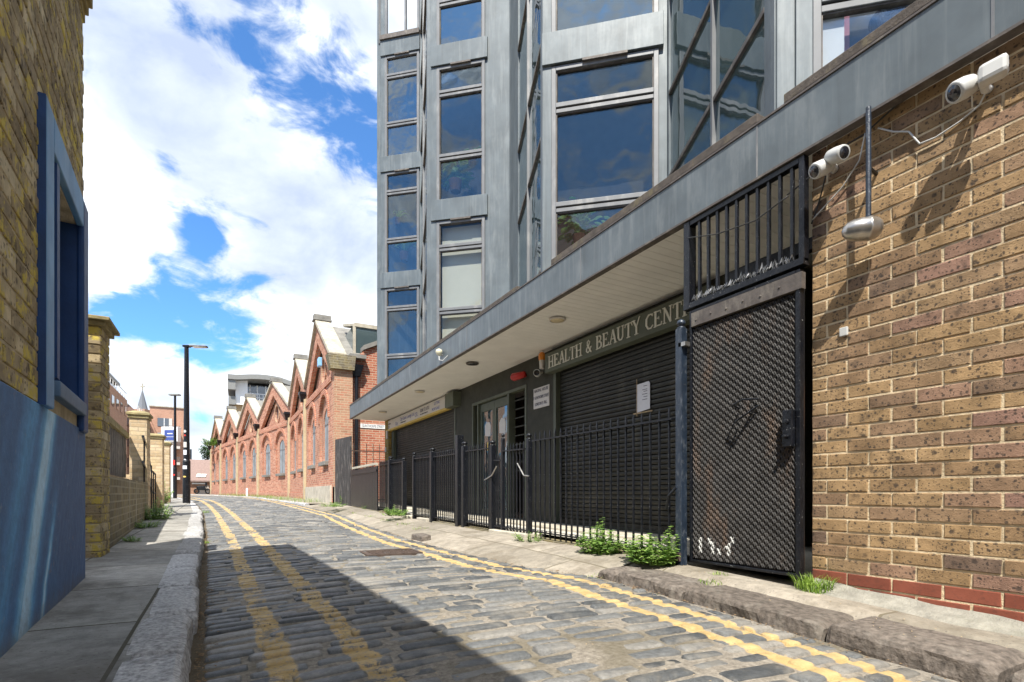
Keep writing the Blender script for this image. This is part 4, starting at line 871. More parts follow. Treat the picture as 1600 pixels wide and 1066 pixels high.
# hanging lamp
lp = onW(1352, 358, .12); lt = thing('wall_lamp', tuple(lp), 'silver dome lamp hanging from a dark conduit on the brown brick wall', 'lamp')
m = MB(); ax = Vector((.62, -.78, -.06)).normalized(); m.lathe(tuple(lp-ax*.02), ax, [(-.088, .001), (-.082, .022), (-.066, .040), (-.035, .053), (0, .058), (.03, .058), (.034, .061), (.044, .061), (.048, .057), (.075, .050), (.092, .034), (.098, .016), (.10, .001)], 24); m.build('lamp_head', M['silver'], lt, smooth=True)
tp, bp = onX(1357, 168, WR-.10), onX(1357, 345, WR-.10)
m = MB(); m.tube([tp, bp, Vector(lp)+Vector((0, 0, .04))], [.013, .013, .016], 10, raw=True); m.build('conduit', M['bluek'], lt)
m = MB(); zc = tp.z-.02; m.tube([Vector((WR, bp.y+.01, bp.z+.28)), bp+Vector((0, 0, .28))], .010, 8, raw=True); m.build('bracket', M['black'], lt)
def wire(pts, mat, lab, r=.004, name='cable', sag=.0):
    P_ = [onW(*p) for p in pts]; out_ = []
    for a, b in zip(P_, P_[1:]):
        for k in range(4): out_.append(a.lerp(b, k/4)-Vector((0, 0, sag*4*(k/4)*(1-k/4))))
    out_.append(P_[-1]); m = MB(); m.tube(out_, r, 6, raw=True); return tag(m.build(name, M[mat], smooth=True), lab, 'cable')
wire([(1480, 80, .03), (1465, 100, .03), (1442, 137, .03), (1420, 152, .03), (1372, 164, .03)], 'wcable', 'slack pale cable under the canopy between the lamp conduit and the sensor box', .005)
wire([(1545, 135, .06), (1530, 165, .015), (1500, 190, .015), (1462, 215, .02), (1437, 225, .02), (1420, 206, .02), (1395, 206, .02), (1372, 200, .02)], 'white', 'looping white cable running from the upper right security camera', .0045)
wire([(1352, 208, .04), (1343, 250, .03), (1318, 290, .02), (1305, 305, .02), (1268, 345, .03)], 'white', 'thin white cable hanging between the lamp conduit and the gate', .004)
wire([(1540, 60, .03), (1460, 125, .03), (1400, 165, .03), (1350, 210, .03), (1300, 240, .05), (1268, 275, .06), (1230, 305, .06)], 'cable', 'black cable sagging under the canopy edge along the brick wall', .0045)
wire([(1232, 306, .09), (1180, 345, .10), (1120, 366, .10), (1075, 372, .09)], 'cable', 'dark cable drooping across the bars of the overpanel', .004)
wire([(1290, 275, .05), (1284, 300, .03), (1276, 328, .02), (1268, 350, .03)], 'cable', 'short black cable dangling below the twin-headed camera', .0045)
q = onW(1320, 519, 0); m = MB(); m.box(q.x-.018, q.x+.001, q.y-.022, q.y+.022, q.z-.025, q.z+.025); tag(m.build('junction_box', M['white'], bevel=.004), 'tiny white junction box on the brown brick wall below the lamp', 'junction box')
# ================================================================ RAILINGS
def yr(px): return 3.0*823/.7693/(px-349)-3.0*.5479
RX = 2.98
def bar_mesh(h, w_=.014, d=.014, tip=.05):
    m = MB(); m.box(-d/2, d/2, -w_/2, w_/2, 0, h-tip)
    m.add([(-d/2, -w_/2, h-tip), (d/2, -w_/2, h-tip), (d/2, w_/2, h-tip), (-d/2, w_/2, h-tip), (0, 0, h)], [(0, 1, 4), (1, 2, 4), (2, 3, 4), (3, 0, 4)]); return m
def rel(mesh_ob, parent, loc):
    c = mesh_ob.copy(); COL.objects.link(c); c.parent = parent; c.location = Vector(loc)-ORG[parent.name]; return c
def railing(y0, y1, n, label, ztop=.565, bh=.10, posts=(), zb=None, bw=.014, name='iron_railing', sheet_=False, group=None, mat='black'):
    gy = gr((y0+y1)/2); t = thing(name, (RX, (y0+y1)/2, gy), label, 'railing' if 'gate' not in name else 'gate', group)
    za = (lambda y: gr(y)+.075) if zb is None else (lambda y: zb)
    m = MB(); m.hexa([(RX-.022, y0, ztop-.006), (RX+.022, y0, ztop-.006), (RX+.022, y1, ztop+.012-.006), (RX-.022, y1, ztop+.012-.006)], [(RX-.022, y0, ztop+.006), (RX+.022, y0, ztop+.006), (RX+.022, y1, ztop+.018), (RX-.022, y1, ztop+.018)])
    m.hexa([(RX-.018, y0, za(y0)), (RX+.018, y0, za(y0)), (RX+.018, y1, za(y1)), (RX-.018, y1, za(y1))], [(RX-.018, y0, za(y0)+.011), (RX+.018, y0, za(y0)+.011), (RX+.018, y1, za(y1)+.011), (RX-.018, y1, za(y1)+.011)])
    m.build('rail', M[mat], t)
    zl = za((y0+y1)/2)-.03; h = ztop+bh-zl; proto = None
    for i in range(n):
        y = y0+(y1-y0)*(i+.5)/n+random.uniform(-.004, .004)
        if proto is None:
            mb = bar_mesh(h, bw); mb.v = [v+Vector((RX, y, zl)) for v in mb.v]; ob = mb.build('bar', M[mat], t); proto = (ob, y)
        else:
            c = ob.copy(); COL.objects.link(c); c.parent = t; c.location = (0, y-proto[1], za(y)-.03-zl); c.rotation_euler = (0, 0, 0)
    for (py_, pz, w_) in posts: post(t, py_, pz, w_)
    return t
def post(t, y, ztop, w_, ball=True, x=RX, mat='black'):
    m = MB(); zb = gr(y)-.05; m.box(x-w_/2, x+w_/2, y-w_/2, y+w_/2, zb, ztop); p = m.build('post', M[mat], t, bevel=.004)
    if ball: 
        m = MB(); m.lathe((x, y, ztop), (0, 0, 1), [(0, w_*.5), (.008, w_*.55), (.014, w_*.3), (.022, w_*.3), (.03, w_*.48), (.045, w_*.55), (.06, w_*.42), (.07, w_*.12), (.075, .001)], 14); m.build('finial', M[mat], p, smooth=True)
    return p
railing(2.90, yr(835), 21, 'black railing with pointed bars in front of the health and beauty shutter', .562, .105, posts=((yr(829), .60, .055),))
tp_ = thing('tall_gate_post', (RX, 2.845, gr(2.8)), 'tall blue-black steel post with ball finial at the left edge of the mesh gate', 'post')
p_ = post(tp_, 2.825, 1.22, .060, True, RX-.0, 'bluek')
m = MB(); m.box(RX-.03, RX+.03, 2.76, 2.825, 1.08, 1.11); m.build('hinge', M['silver'], tp_)
m = MB(); m.tube([(RX-.045, 2.93, -.12), (RX-.06, 2.89, -.02), (RX-.05, 2.83, .04)], .011, 8); m.build('latch', M['black'], tp_)
m = MB(); m.box(RX-.05, RX-.03, 2.80, 2.84, -.50, -.44); m.build('rusty_stop', M['iron'], tp_)
railing(yr(826)+.04, yr(788), 7, 'small black gate leaf with a bent handle left of the long railing', .50, .10, posts=((yr(788), .66, .04),), name='railing_gate')
railing(yr(786), yr(774)-.03, 4, 'narrow black gate leaf with a ball-topped post before the entrance doors', .40, .10, posts=((yr(772), .60, .07),), name='railing_gate')
railing(yr(770)+.04, yr(731), 10, 'black railing between the wide post and the entrance gate leaves', .575, .10, posts=((yr(728), .66, .08),))
w_ = thing('wide_steel_post', (RX, yr(723), gr(7)), 'wide flat black steel post standing taller than the railings left of the entrance', 'post'); post(w_, yr(723)+.08, .835, .10, False)
railing(yr(720), yr(680), 13, 'black railing in front of the right half of the long-sign shutter', .575, .11, posts=((yr(678), .67, .09),))
railing(yr(675), yr(650), 11, 'black railing gate with a loop handle next to the gap before the far shutter', .60, .09, posts=((yr(649), .66, .06),), name='railing_gate')
railing(yr(634), yr(594), 26, 'long black railing before the far end of the closed shutter', .60, .10, posts=((yr(612), .68, .10), (yr(633), .60, .08)))
bp = thing('boarded_fence', (RX, 13, gr(13)), 'low black boarded fence beyond the railings', 'fence')
m = MB(); yy = yr(592)
while yy < 14.2: m.box(RX-.018, RX+.012+random.uniform(-.004, .004), yy, yy+.13, gr(yy)+.02, .60+random.uniform(-.01, .02)); yy += .138
m.build('boards', M['black'], bp)
m = MB(); m.box(RX-.03, RX+.03, yr(590), 14.1, .63, .68); m.build('pale_top_board', M['conc'], bp); 
m = MB(); m.box(RX-.04, RX-.02, yr(592), 14.2, .48, .53); m.build('rail', M['black'], bp)
tb = thing('tall_board_gate', (RX, 15.4, gr(15)), 'tall flaking black board gate between the low fence and the red brick workshop', 'gate')
m = MB(); 
for i in range(5):
    a = 14.35+i*.44; m.hexa([(RX-.02, a, gr(a)), (RX+.02, a, gr(a)), (RX+.02, a+.42, gr(a)), (RX-.02, a+.42, gr(a))], [(RX-.02, a, 1.52+.02*i), (RX+.02, a, 1.52+.02*i), (RX+.02, a+.42, 1.54+.02*i), (RX-.02, a+.42, 1.54+.02*i)])
m.build('boards', pmat('flaking_black_paint', (.03, .028, .028), .6, var=.4, scale=10, bump=.4, stain=(.35, .32, .28), stain_amt=.5, sscale=9), tb)
# handles, latches on the gates
def latch(pts, lab, par=None):
    m = MB(); m.tube([(RX-.045, y, z) for (y, z) in pts], .008, 8); o = m.build('gate_latch', M['silver']); tag(o, lab, 'latch')
latch([(yr(764), .17), (yr(775), .22), (yr(783), .33)], 'straight pale latch bar on the narrow gate leaf before the entrance')
latch([(yr(816), .34), (yr(826), .20), (yr(834), .19)], 'bent pale latch bar beside the red patch on the small gate leaf')
# steep plinth strip below railings
for (a, b, lab) in ((2.95, 4.9, 'low mossy brick plinth under the long railing by the mesh gate'), (6.0, 8.1, 'low mossy brick plinth under the railings left of the entrance'), (9.7, 14.1, 'low mossy brick plinth under the railings of the far shutter')):
    m = MB(); yy = a
    while yy < b: m.hexa([(2.95, yy, -.8), (3.11, yy, -.8), (3.11, min(yy+.6, b), -.8), (2.95, min(yy+.6, b), -.8)], [(2.95, yy, gr(yy)+.012), (3.11, yy, gr(yy)+.012), (3.11, min(yy+.6, b), gr(min(yy+.6, b))+.012), (2.95, min(yy+.6, b), gr(min(yy+.6, b))+.012)]); yy += .6
    tag(m.build('railing_plinth', M['lowb']), lab, 'plinth')
for yy, ln, lab in ((5.0, .9, 'wide pale concrete threshold in front of the entrance gates'), (8.2, .5, 'short pale concrete threshold under the railing gate beside the gap'), (9.15, .4, 'small concrete threshold filling the gap in the railings')):
    m = MB(); m.box(2.9, 3.13, yy, yy+ln, -.8, gr(yy)+.05); tag(m.build('gate_threshold', M['conc'], bevel=.01), lab, 'threshold')
m = MB(); b = [(2.09, 6.12), (2.22, 6.10), (2.24, 6.45), (2.08, 6.5)]
lo = [(x, y, -.72) for x, y in b]; hi = [(x+.02*(i in (0, 3)), y, gr(y)-.02-.015*(i in (0, 3))) for i, (x, y) in enumerate(b)]; m.hexa(lo, hi)
tag(m.build('kerb_block', KM2, bevel=.015), 'dark chipped granite kerb block at the edge of the sloping apron', 'kerb block')

# weeds along the right side
def atg(px, py, z): r = ray(px, py); return r*(z/r.z)
p = Vector((2.84, 3.62, -.515)); weed((p.x, p.y, -.52), 34, .26, .20, 'bushy green weed with one tall spire in front of the railings', 22, .048)
weed((p.x+.02, p.y-.02, -.52), 4, .42, .05, 'tall thin nettle stem rising through the bushy weed', 28, .045)
p = Vector((2.82, 2.98, -.525)); weed((p.x, p.y, -.53), 38, .27, .21, 'broad leafy weed beside the tall blue-black gate post', 23, .052)
weed((p.x+.06, p.y-.10, -.53), 6, .42, .08, 'upright weed stems leaning against the tall gate post', 27, .045)
p = Vector((2.82, 4.78, -.50)); weed((p.x, p.y, -.505), 14, .13, .20, 'small low weed at the railing foot below the entrance', 24, .03)
p = atg(932, 906, -.64); tuft((p.x, p.y, -.655), 70, .08, .07, 'small grass tuft at the low end of the brown kerb', 31)
p = atg(1272, 925, -.575); tuft((p.x, p.y, -.575), 260, .085, .13, 'thick bright grass tuft at the corner of the brown brick wall', 32)
for i, (px, py, n, r_, h) in enumerate(((1122, 902, 60, .06, .05), (1108, 912, 40, .07, .03), (975, 916, 30, .06, .04), (1020, 932, 20, .05, .03))):
    z = -.56 if i < 2 else -.655; p = atg(px, py, z); tuft((p.x, p.y, z), n, r_, h, ('yellowing grass tuft in front of the mesh gate', 'flat patch of grass on the pavement before the mesh gate', 'tiny grass sprouts under the worn kerb edge', 'tiny grass blades in the gutter by the brown kerb')[i], 40+i)
for i, (px, py, h, sp, lab) in enumerate(((543, 788, .36, .16, 'tall leafy weed at the foot of the tall black board gate'), (520, 792, .12, .25, 'low weeds spreading at the workshop end of the pavement'), (580, 797, .14, .16, 'small weed under the low boarded fence'), (616, 806, .15, .2, 'small green weed at the near end of the long railing'), (508, 786, .2, .2, 'weed growing from the plinth of the nearest workshop gable'))):
    z = gr(16.3-i*1.2)-.0; p = atg(px, py, z if i not in (2, 3) else -.40); weed((p.x, p.y, p.z), 22, h*1.2, sp*1.6, lab, 60+i, .06)
for i in range(9):
    p = atg(560+i*26, 800+i*6+random.uniform(-2, 2), -.42-.018*i); tuft((p.x-.05, p.y, p.z-.03), 46, .16, .05, 'thin grass growing in the gutter joint of the right apron', 80+i, 'gutter_grass', 'grass along the right gutter')
for i in range(8):
    yy = 18.5+i*2.7; tuft((kr(yy)+.45-.1*random.random(), yy, gr(yy)-.01), 150, .5, .2, 'weedy grass at the foot of the red brick workshops', 95+i, 'verge_grass', 'grass along the workshops')

# ================================================================ GREY BAY BUILDING
gb = thing('office_block', (3.6, 6, 2.4), 'blue-grey metal clad building with faceted glazed bays above the canopy', 'building')
TA, VA, TB, VB, TC, VC, TD, VD = (3.1, 12.1), (3.9, 11.4), (3.1, 8.7), (4.2, 7.74), (3.1, 4.93), (4.09, 4.06), (3.17, 2.19), (4.2, 1.28)
TE, VE = (3.12, -.9), (4.15, -1.8)
def facefr(a, b): f = Frame((a[0], a[1], 0), (b[0]-a[0], b[1]-a[1], 0)); f.n = Vector((f.d.y, -f.d.x, 0)); f.n = f.n if f.n.dot(Vector((-1, -.2, 0))) > 0 else -f.n; f.L = math.hypot(b[0]-a[0], b[1]-a[1]); return f
def hitf(fr, px, py, n=0):
    r = ray(px, py); o = fr.o+fr.n*n; k = o.dot(fr.n)/r.dot(fr.n); p = r*k-fr.o; return p.dot(fr.d), (r*k).z
FL_Z = [2.40, 5.03, 7.68, 10.33]      # top of each band
BH = .35
def window_unit(fr, t0, t1, z0, z1, lab=None, gl_='glassd', vent=True, low=True, blindz=None):
    """a three part window: vent on top, main light, low light; outer frame proud of the cladding"""
    f = MB(fr); fw = .05
    zs = [z0]; zv = z1-.46; zm = z0+(zv-z0)*.40
    f.box(t0, t0+fw, -.04, .03, z0, z1); f.box(t1-fw, t1, -.04, .03, z0, z1); f.box(t0+fw, t1-fw, -.04, .03, z1-fw, z1)
    for zz_ in (zv, zm): f.box(t0+fw, t1-fw, -.04, .022, zz_-.05, zz_-.006); f.box(t0+fw, t1-fw, -.04, .034, zz_+.006, zz_+.055)
    w = f.build('window', M['zincl'], gb, bevel=.004)
    m = MB(fr)
    for zz_ in (zv, zm): m.box(t0+fw, t1-fw, -.03, .010, zz_-.006, zz_+.006)
    for (a, b) in ((z0, zm-.05), (zm+.055, zv-.05), (zv+.055, z1-fw)):
        m.box(t0+fw, t0+fw+.012, -.03, .012, a, b); m.box(t1-fw-.012, t1-fw, -.03, .012, a, b); m.box(t0+fw+.012, t1-fw-.012, -.03, .012, b-.012, b)
    m.build('glazing_bead', M['brownf'], w)
    for (a, b) in ((z0, zm-.05), (zm+.055, zv-.05), (zv+.055, z1-fw)):
        MB(fr).box(t0+fw+.002, t1-fw-.002, -.018, -.010, a, b).build('pane', M[gl_], w)
    c = t0+(t1-t0)*.30; MB(fr).box(c, c+(t1-t0)*.42, .03, .062, z1-.012, z1+.014).build('vent_hood', M['brownf'], w)
    if blindz is not None:
        MB(fr).box(t0+.05, t1-.05, -.13, -.12, blindz, z1-.05).build('blind', M['blind'], w)
    return w
def clad(fr, boxes, mat='zinc', name='cladding_panel'):
    for (t0, t1, z0, z1, n0, n1) in boxes: MB(fr).box(t0, t1, n0, n1, z0, z1).build(name, M[mat], gb, bevel=.004)
fA, fB, fC, fD, fE = facefr(TA, VA), facefr(TB, VB), facefr(TC, VC), facefr(TD, VD), facefr(TE, VE)
ZT = 14.2
specs = []
for (fr, pl, w0, w1, nm) in ((fA, 588, 602, 658, 'A'), (fB, 668, 683, 758, 'B'), (fC, 840, 862, 1029, 'C'), (fD, 1215, 1268, 1500, 'D'), (fE, 0, 0, 0, 'E')):
    if nm == 'E': a, b = .3, fr.L-.12
    elif nm == 'D': a, b = hitf(fr, 1268, 100)[0], fr.L-.10
    else: a, b = hitf(fr, w0, 300)[0], hitf(fr, w1, 300)[0]
    b = min(b, fr.L-.03); specs.append((fr, a, b, nm))
for fr, a, b, nm in specs:
    L_ = fr.L
    clad(fr, [(0, a-.10, 2.376, ZT, -.06, .012), (a-.10, a, 2.376, ZT, -.06, .028)], 'zinc', 'corner_pillar')
    if L_-b > .02: clad(fr, [(b, L_+.02, 2.376, ZT, -.06, .008)], 'zinc', 'side_pillar')
    for i, zb in enumerate(FL_Z):
        if nm == 'A' and i == 3:
            clad(fr, [(a-.10, b+.02, zb-BH, zb, -.05, .055)], 'zinc', 'spandrel_panel'); MB(fr).box(a-.10, b+.02, -.06, .09, zb, zb+.10).build('sill', M['brownf'], gb)
            f = MB(fr); f.box(a, a+.05, -.04, .02, zb+.1, ZT); f.box(b-.05, b, -.04, .02, zb+.1, ZT); f.box((a+b)/2+.06, (a+b)/2+.10, -.04, .02, zb+.1, ZT); f.build('window', M['zincl'], gb); continue
        if i > 0: clad(fr, [(a-.10, b+.05, zb-BH, zb, -.05, .055)], 'zinc', 'spandrel_panel')
        z0 = zb; z1 = (FL_Z[i+1]-BH if i < 3 else ZT)-.012
        g_ = 'glassd'; bl = None
        if nm == 'A' and i <= 1 or nm in 'BC' and i == (1 if nm == 'B' else 0): g_ = 'glassm'
        if nm == 'B' and i == 0: g_ = 'glassc'; bl = z0-.1
        if nm == 'D': g_ = 'glassc'
        window_unit(fr, a, b, z0, z1, gl_=g_, blindz=bl)
    if nm != 'A': MB(fr).box(0, L_, -.62, -.6, 2.376, ZT).build('inner_wall', M['room'], gb)
    else: MB(fr).box(0, L_, -.62, -.6, 2.376, 10.3).build('inner_wall', M['room'], gb)
# roof of the top corner left open to the sky for the corner glazing of the far bay
# return faces
def retface(a, b, nm):
    fr = facefr(a, b); L_ = fr.L; return fr
fBC, fCD, fAB, fDE = facefr(TC, VB), facefr(TD, VC), facefr(TB, VA), facefr(TE, VD)
for fr, nm in ((fBC, 'BC'), (fCD, 'CD'), (fAB, 'AB'), (fDE, 'DE')):
    L_ = fr.L; e0, e1 = .13, L_-.06
    clad(fr, [(0, e0, 2.376, ZT, -.05, .012), (e1, L_, 2.376, ZT, -.05, .012)], 'zinc', 'corner_pillar')
    if nm == 'BC': clad(fr, [(L_*.66, e1, 2.376, ZT, -.05, .006)], 'zinc', 'side_panel'); e1 = L_*.66
    zz_ = [2.40]; z = 2.40
    tr = [2.52, 4.0, 5.05, 6.55, 7.68, 9.2, 10.33, 11.8, ZT] if nm != 'CD' else None
    f = MB(fr)
    if nm == 'CD':
        t_, z1_ = hitf(fr, 1115, 158); t2, z2_ = hitf(fr, 1111, 4)
        tr = [2.47, z1_, z2_, z2_+1.05, 7.68, 9.2, 10.33, 11.8, ZT]; mt = t_
        M['trz'] = None
    else: mt = (e0+e1)/2
    for z in tr[1:]: MB(fr).box(e0, e1, -.045, .014, z-.020, z+.020).build('transom', M['brownf'], gb, bevel=.003)
    w = f.box(e0, e1, -.045, .014, tr[0]-.020, tr[0]+.020).build('glazed_screen', M['brownf'], gb, bevel=.003)
    MB(fr).box(mt-.018, mt+.018, -.04, .020, 2.376, ZT).build('mullion', M['zincl'], w)
    for z0, z1 in zip(tr, tr[1:]):
        for (a, b) in ((e0, mt-.018), (mt+.018, e1)):
            MB(fr).box(a, b, -.02, -.012, z0+.020, z1-.020).build('pane', M['glassg'], w)
del M['trz']
# slabs, core, end wall
pts = [TA, VA, TB, VB, TC, VC, TD, VD, TE, VE]
for k, z in enumerate((4.75, 7.40, 10.05, 14.2)):
    q = [(p[0]+.12, p[1]) for p in pts]
    if k == 3: q = [(p[0]+.12, p[1]) for p in pts[2:]]
    outer = q+[(9, VE[1]), (9, q[0][1])]
    f = Frame((0, 0, 0), (1, 0, 0)); f.n = Vector((0, 0, 1)); f.u = Vector((0, 1, 0))
    MB(f).plate([(p[0], p[1]) for p in outer], [], z-.1, z).build('floor_slab', M['room'], gb)
m = MB(); m.box(4.95, 5.05, VE[1], 11.9, 2.38, 14.1); m.box(5.05, 14, -2, -1.8, 2.38, 14.1); m.box(5.05, 14, 11.7, 11.85, 2.38, 14.1); m.build('inner_core', M['room'], gb)
m = MB(); m.box(3.16, 14, 12.02, 12.12, 2.376, 10.30); m.box(5.0, 14, 12.02, 12.12, 10.3, 14.2); m.build('end_wall', M['zinc'], gb)
m = MB(); m.box(3.12, 3.17, 12.03, 12.09, 10.3, 14.2); m.box(3.0, 5, 11.6, 12.2, 14.2, 14.3); m.build('corner_post', M['zincl'], gb)
# gutters and small cap where pillars meet the canopy
m = MB()
for p in (TA, TB, TC): m.box(p[0]-.02, p[0]+.14, p[1]-.2, p[1]+.02, 2.376, 2.44)
m.build('pillar_foot', M['cream'], gb, bevel=.006)

# things in the windows
def houseplant(fr, t, n, z, h, k, lab, seed, pot=True, strap=True, mat='leafp', s=1.):
    rnd = random.Random(seed); c = fr.p(t, n, z); T_ = thing('house_plant', tuple(c), lab, 'house plant')
    if pot: MB().lathe(tuple(c), (0, 0, 1), [(0, .001), (0, .055*s), (.11*s, .075*s), (.12*s, .075*s), (.12*s, .06*s)], 14, raw=True).build('pot', M['terra'], T_)
    m = MB(); b = c+Vector((0, 0, .11*s if pot else 0))
    for i in range(k):
        a = rnd.uniform(0, 6.28); sp = rnd.uniform(.25, .8)*h; d = Vector((math.cos(a), math.sin(a), 0)); d -= fr.n*max(0, d.dot(fr.n)+.1)*1.0
        hh = h*rnd.uniform(.6, 1.1)
        if strap:
            w_ = .013*s*rnd.uniform(.7, 1.4); side = Vector((0, 0, 1)).cross(d).normalized()*w_; q = []
            for (f, ww) in ((0, .6), (.3, 1), (.6, .9), (.85, .5), (1, .05)): p = b+d*sp*f+Vector((0, 0, hh*(1.7*f-1.25*f*f))); q += [p+side*ww, p-side*ww]
            m.add(q, [(2*j, 2*j+1, 2*j+3, 2*j+2) for j in range(4)], raw=True)
        else:
            p = b+d*sp*rnd.random()+Vector((0, 0, hh*rnd.random())); leaf(m, p, d+Vector((0, 0, rnd.uniform(-.5, .5))), Vector((0, 0, 1)), .10*s, .035*s)
    m.build('foliage', M[mat], T_, normals=False); return T_
def put(fr, px, py, n): return hitf(fr, px, py, n)
for (fr, px, py, n, h, k, lab, strap, s) in (
    (fA, 632, 408, -.16, .60, 60, 'spiky potted plant in the far bay window of the second storey, lower pane', True, 1.6), (fA, 622, 352, -.16, .36, 40, 'small bright potted plant in the far bay middle pane', True, 1.2),
    (fB, 712, 300, -.16, .42, 110, 'leafy trailing plant in the middle bay lower pane', False, 1.6), (fB, 738, 258, -.16, .3, 40, 'arching spider plant in the middle bay window', True, 1.1),
    (fC, 905, 385, -.16, .42, 120, 'dense green plant behind the low glass of the nearest full bay', False, 1.0)):
    t, z = put(fr, px, py, n); houseplant(fr, t, n, z, h, k, lab, int(px), True, strap, 'leafp', s)
p = onX(640, 572, 3.10); houseplant(fA, put(fA, 642, 574, .1)[0], .12, 2.44, .22, 16, 'small potted succulent on the canopy below the far bay', 5, True, True, 'leafp', .8)
# white plaster post and bucket at the nearest window
m = MB(fD); a = specs[3][1]; m.box(a+.055, a+.20, -.12, -.03, 2.4, 4.6); tag(m.build('white_curtain', M['wht']), 'white curtain edge inside the window at top right', 'curtain')
m = MB(fD); m.box(a+.21, a+.27, -.16, -.14, 2.4, 4.6); tag(m.build('pink_curtain', pmat('pink_cloth', (.50, .22, .26), .9)), 'pink cloth strip hanging beside the white curtain at top right', 'curtain')
c = onX(1392, 40, 3.35); t = thing('black_bucket', tuple(c), 'round black plastic bucket standing inside the nearest upper window', 'bucket')
tt, zz_ = hitf(fD, 1392, 44, -.22); c = fD.p(tt, -.22, zz_); MB().lathe(tuple(c), (0, 0, 1), [(-.12, .001), (-.12, .09), (.05, .115), (.06, .125), (.075, .125), (.075, .110), (-.05, .10), (-.05, .001)], 24, raw=True).build('body', M['dkglass'], t)
# ================================================================ LEFT SIDE
LD = Vector((-.05, 1, 0)).normalized()
lf = Frame((-.573, 0, 0), tuple(LD)); lf.n = Vector((LD.y, -LD.x, 0))     # +n towards the street
Ye = 4.25
te = Ye/LD.y
lb = thing('brick_building', (-.8, 2, gl(2)), 'old yellow stock brick building with blue painted lower wall at the left edge', 'building')
bz0, bz1 = .395, 3.12
t_f0, t_f1 = 3.06, 4.20                     # window surround
mb = MB(lf); rndb = random.Random(4)
brick_courses(mb, lf, -.5, te, bz0, int((bz1-bz0)/.0762), .225, .0762, off=.05, gap=.012, proud=.006, flemish=True, rnd=rndb, ragged=.003, skip=lambda t, z: 3.2 < t < 4.15 and z < 1.66)
mb.build('brickwork', M['old'], lb)
m = MB(lf)
m.plate([(-9, bz0), (te-.003, bz0), (te-.003, 3.15), (-9, 3.15)], [[(3.36, .55), (4.06, .50), (4.06, 1.62), (3.36, 1.58)]], -.30, 0.001)
m.build('mortar', M['oldm'], lb)
# end wall and body
m = MB(lf); m.box(-9, te-.003, -5, -.45, -.8, 3.15); m.box(te-.25, te-.004, -5, -.301, -.8, 3.15); m.build('end_wall', M['ochre'], lb)
# eaves
m = MB(lf)
for i, (z, o_) in enumerate(((3.0, .012), (3.07, .028), (3.14, .045))):
    m.box(-9, te+o_*1.3, -.4, o_, z, z+.068)
m.build('eaves_course', M['ochre'], lb, bevel=.006)
# mural wall
mu = bpy.data.materials.new('blue_mural_paint'); mu.use_nodes = True; T = NT(mu.node_tree); b = T.n['Principled BSDF']
tc = T.node('ShaderNodeTexCoord').outputs['Object']; s = T.node('ShaderNodeSeparateXYZ', i_0=tc)
Y = T.m('ADD', s.outputs[1], 2.0); Z = T.m('ADD', s.outputs[2], -.57)       # back to world metres
# brush strokes: broad streaks that drift towards the camera as they fall
sl_ = T.m('SUBTRACT', Y, T.m('MULTIPLY', Z, .58))
vec = T.node('ShaderNodeCombineXYZ', i_0=T.m('MULTIPLY', sl_, 5.0), i_1=T.m('MULTIPLY', Z, .9)).outputs[0]
st = T.noise(vec, 1.3, 5, .6, .6)
vec2 = T.node('ShaderNodeCombineXYZ', i_0=T.m('MULTIPLY', sl_, 22.0), i_1=T.m('MULTIPLY', Z, 1.2)).outputs[0]
st2 = T.noise(vec2, 1.0, 4, .6)
def bump_(x, c, w): return T.m('SUBTRACT', 1.0, T.step(T.m('ABSOLUTE', T.m('SUBTRACT', x, c)), 0.0, w))
wv = T.m('MULTIPLY', T.m('SUBTRACT', T.noise(T.node('ShaderNodeCombineXYZ', i_0=Z).outputs[0], 3.0, 2), .5), .14)
sw = T.m('ADD', sl_, wv)
plume = T.m('MAXIMUM', bump_(sw, 3.06, .24), T.m('MULTIPLY', bump_(sw, 3.40, .07), T.m('SUBTRACT', .9, T.step(Z, -.35, .25))))
plume = T.m('MAXIMUM', plume, T.m('MULTIPLY', bump_(sw, 2.72, .22), .45))
val = T.m('ADD', T.m('MULTIPLY', plume, T.m('ADD', .45, T.m('MULTIPLY', st2, .8))), T.m('MULTIPLY', T.m('SUBTRACT', st, .5), .5))
c = T.ramp(val, [(0, (.06, .145, .31)), (.2, (.075, .20, .42)), (.42, (.10, .31, .58)), (.62, (.23, .50, .76)), (.8, (.45, .68, .88))])
far = T.step(Y, 3.35, 3.5)
c = T.mix(T.m('MULTIPLY', far, .85), c, T.ramp(T.noise(vec2, 1.5, 4), [(.3, (.045, .10, .24)), (.7, (.085, .165, .33))]))
c = T.mix(T.m('MULTIPLY', T.step(T.noise(tc, 20, 5, .7), .62, .7), .35), c, (.35, .38, .40))
c = T.mix(T.m('MULTIPLY', T.step(T.noise(tc, 7, 3, .6), .66, .72), .3), c, (.28, .2, .14))
c = T.mix(.55, c, T.ramp(T.noise(tc, 16, 9, .78), [(.32, G(.6)), (.68, G(1.35))]), 'MULTIPLY')
gr_ = T.m('MULTIPLY', T.m('SUBTRACT', 1.0, T.step(T.m('ADD', Z, T.m('MULTIPLY', T.noise(tc, 8, 5, .7), .16)), -.52, -.36)), .6)
c = T.mix(gr_, c, (.16, .15, .12))
T.put(c, b.inputs['Base Color']); b.inputs['Roughness'].default_value = .75
bn = T.node('ShaderNodeBump', i_Strength=.35, i_Distance=.01, i_Height=T.m('ADD', T.noise(tc, 12, 6, .7), T.m('MULTIPLY', T.noise(vec2, 3, 3), .5))); T.l.new(bn.outputs[0], b.inputs['Normal'])
m = MB(lf); m.box(-9, te+.02, -.2, .012, -.85, bz0+.002); m.build('painted_wall', mu, lb, bevel=.006)
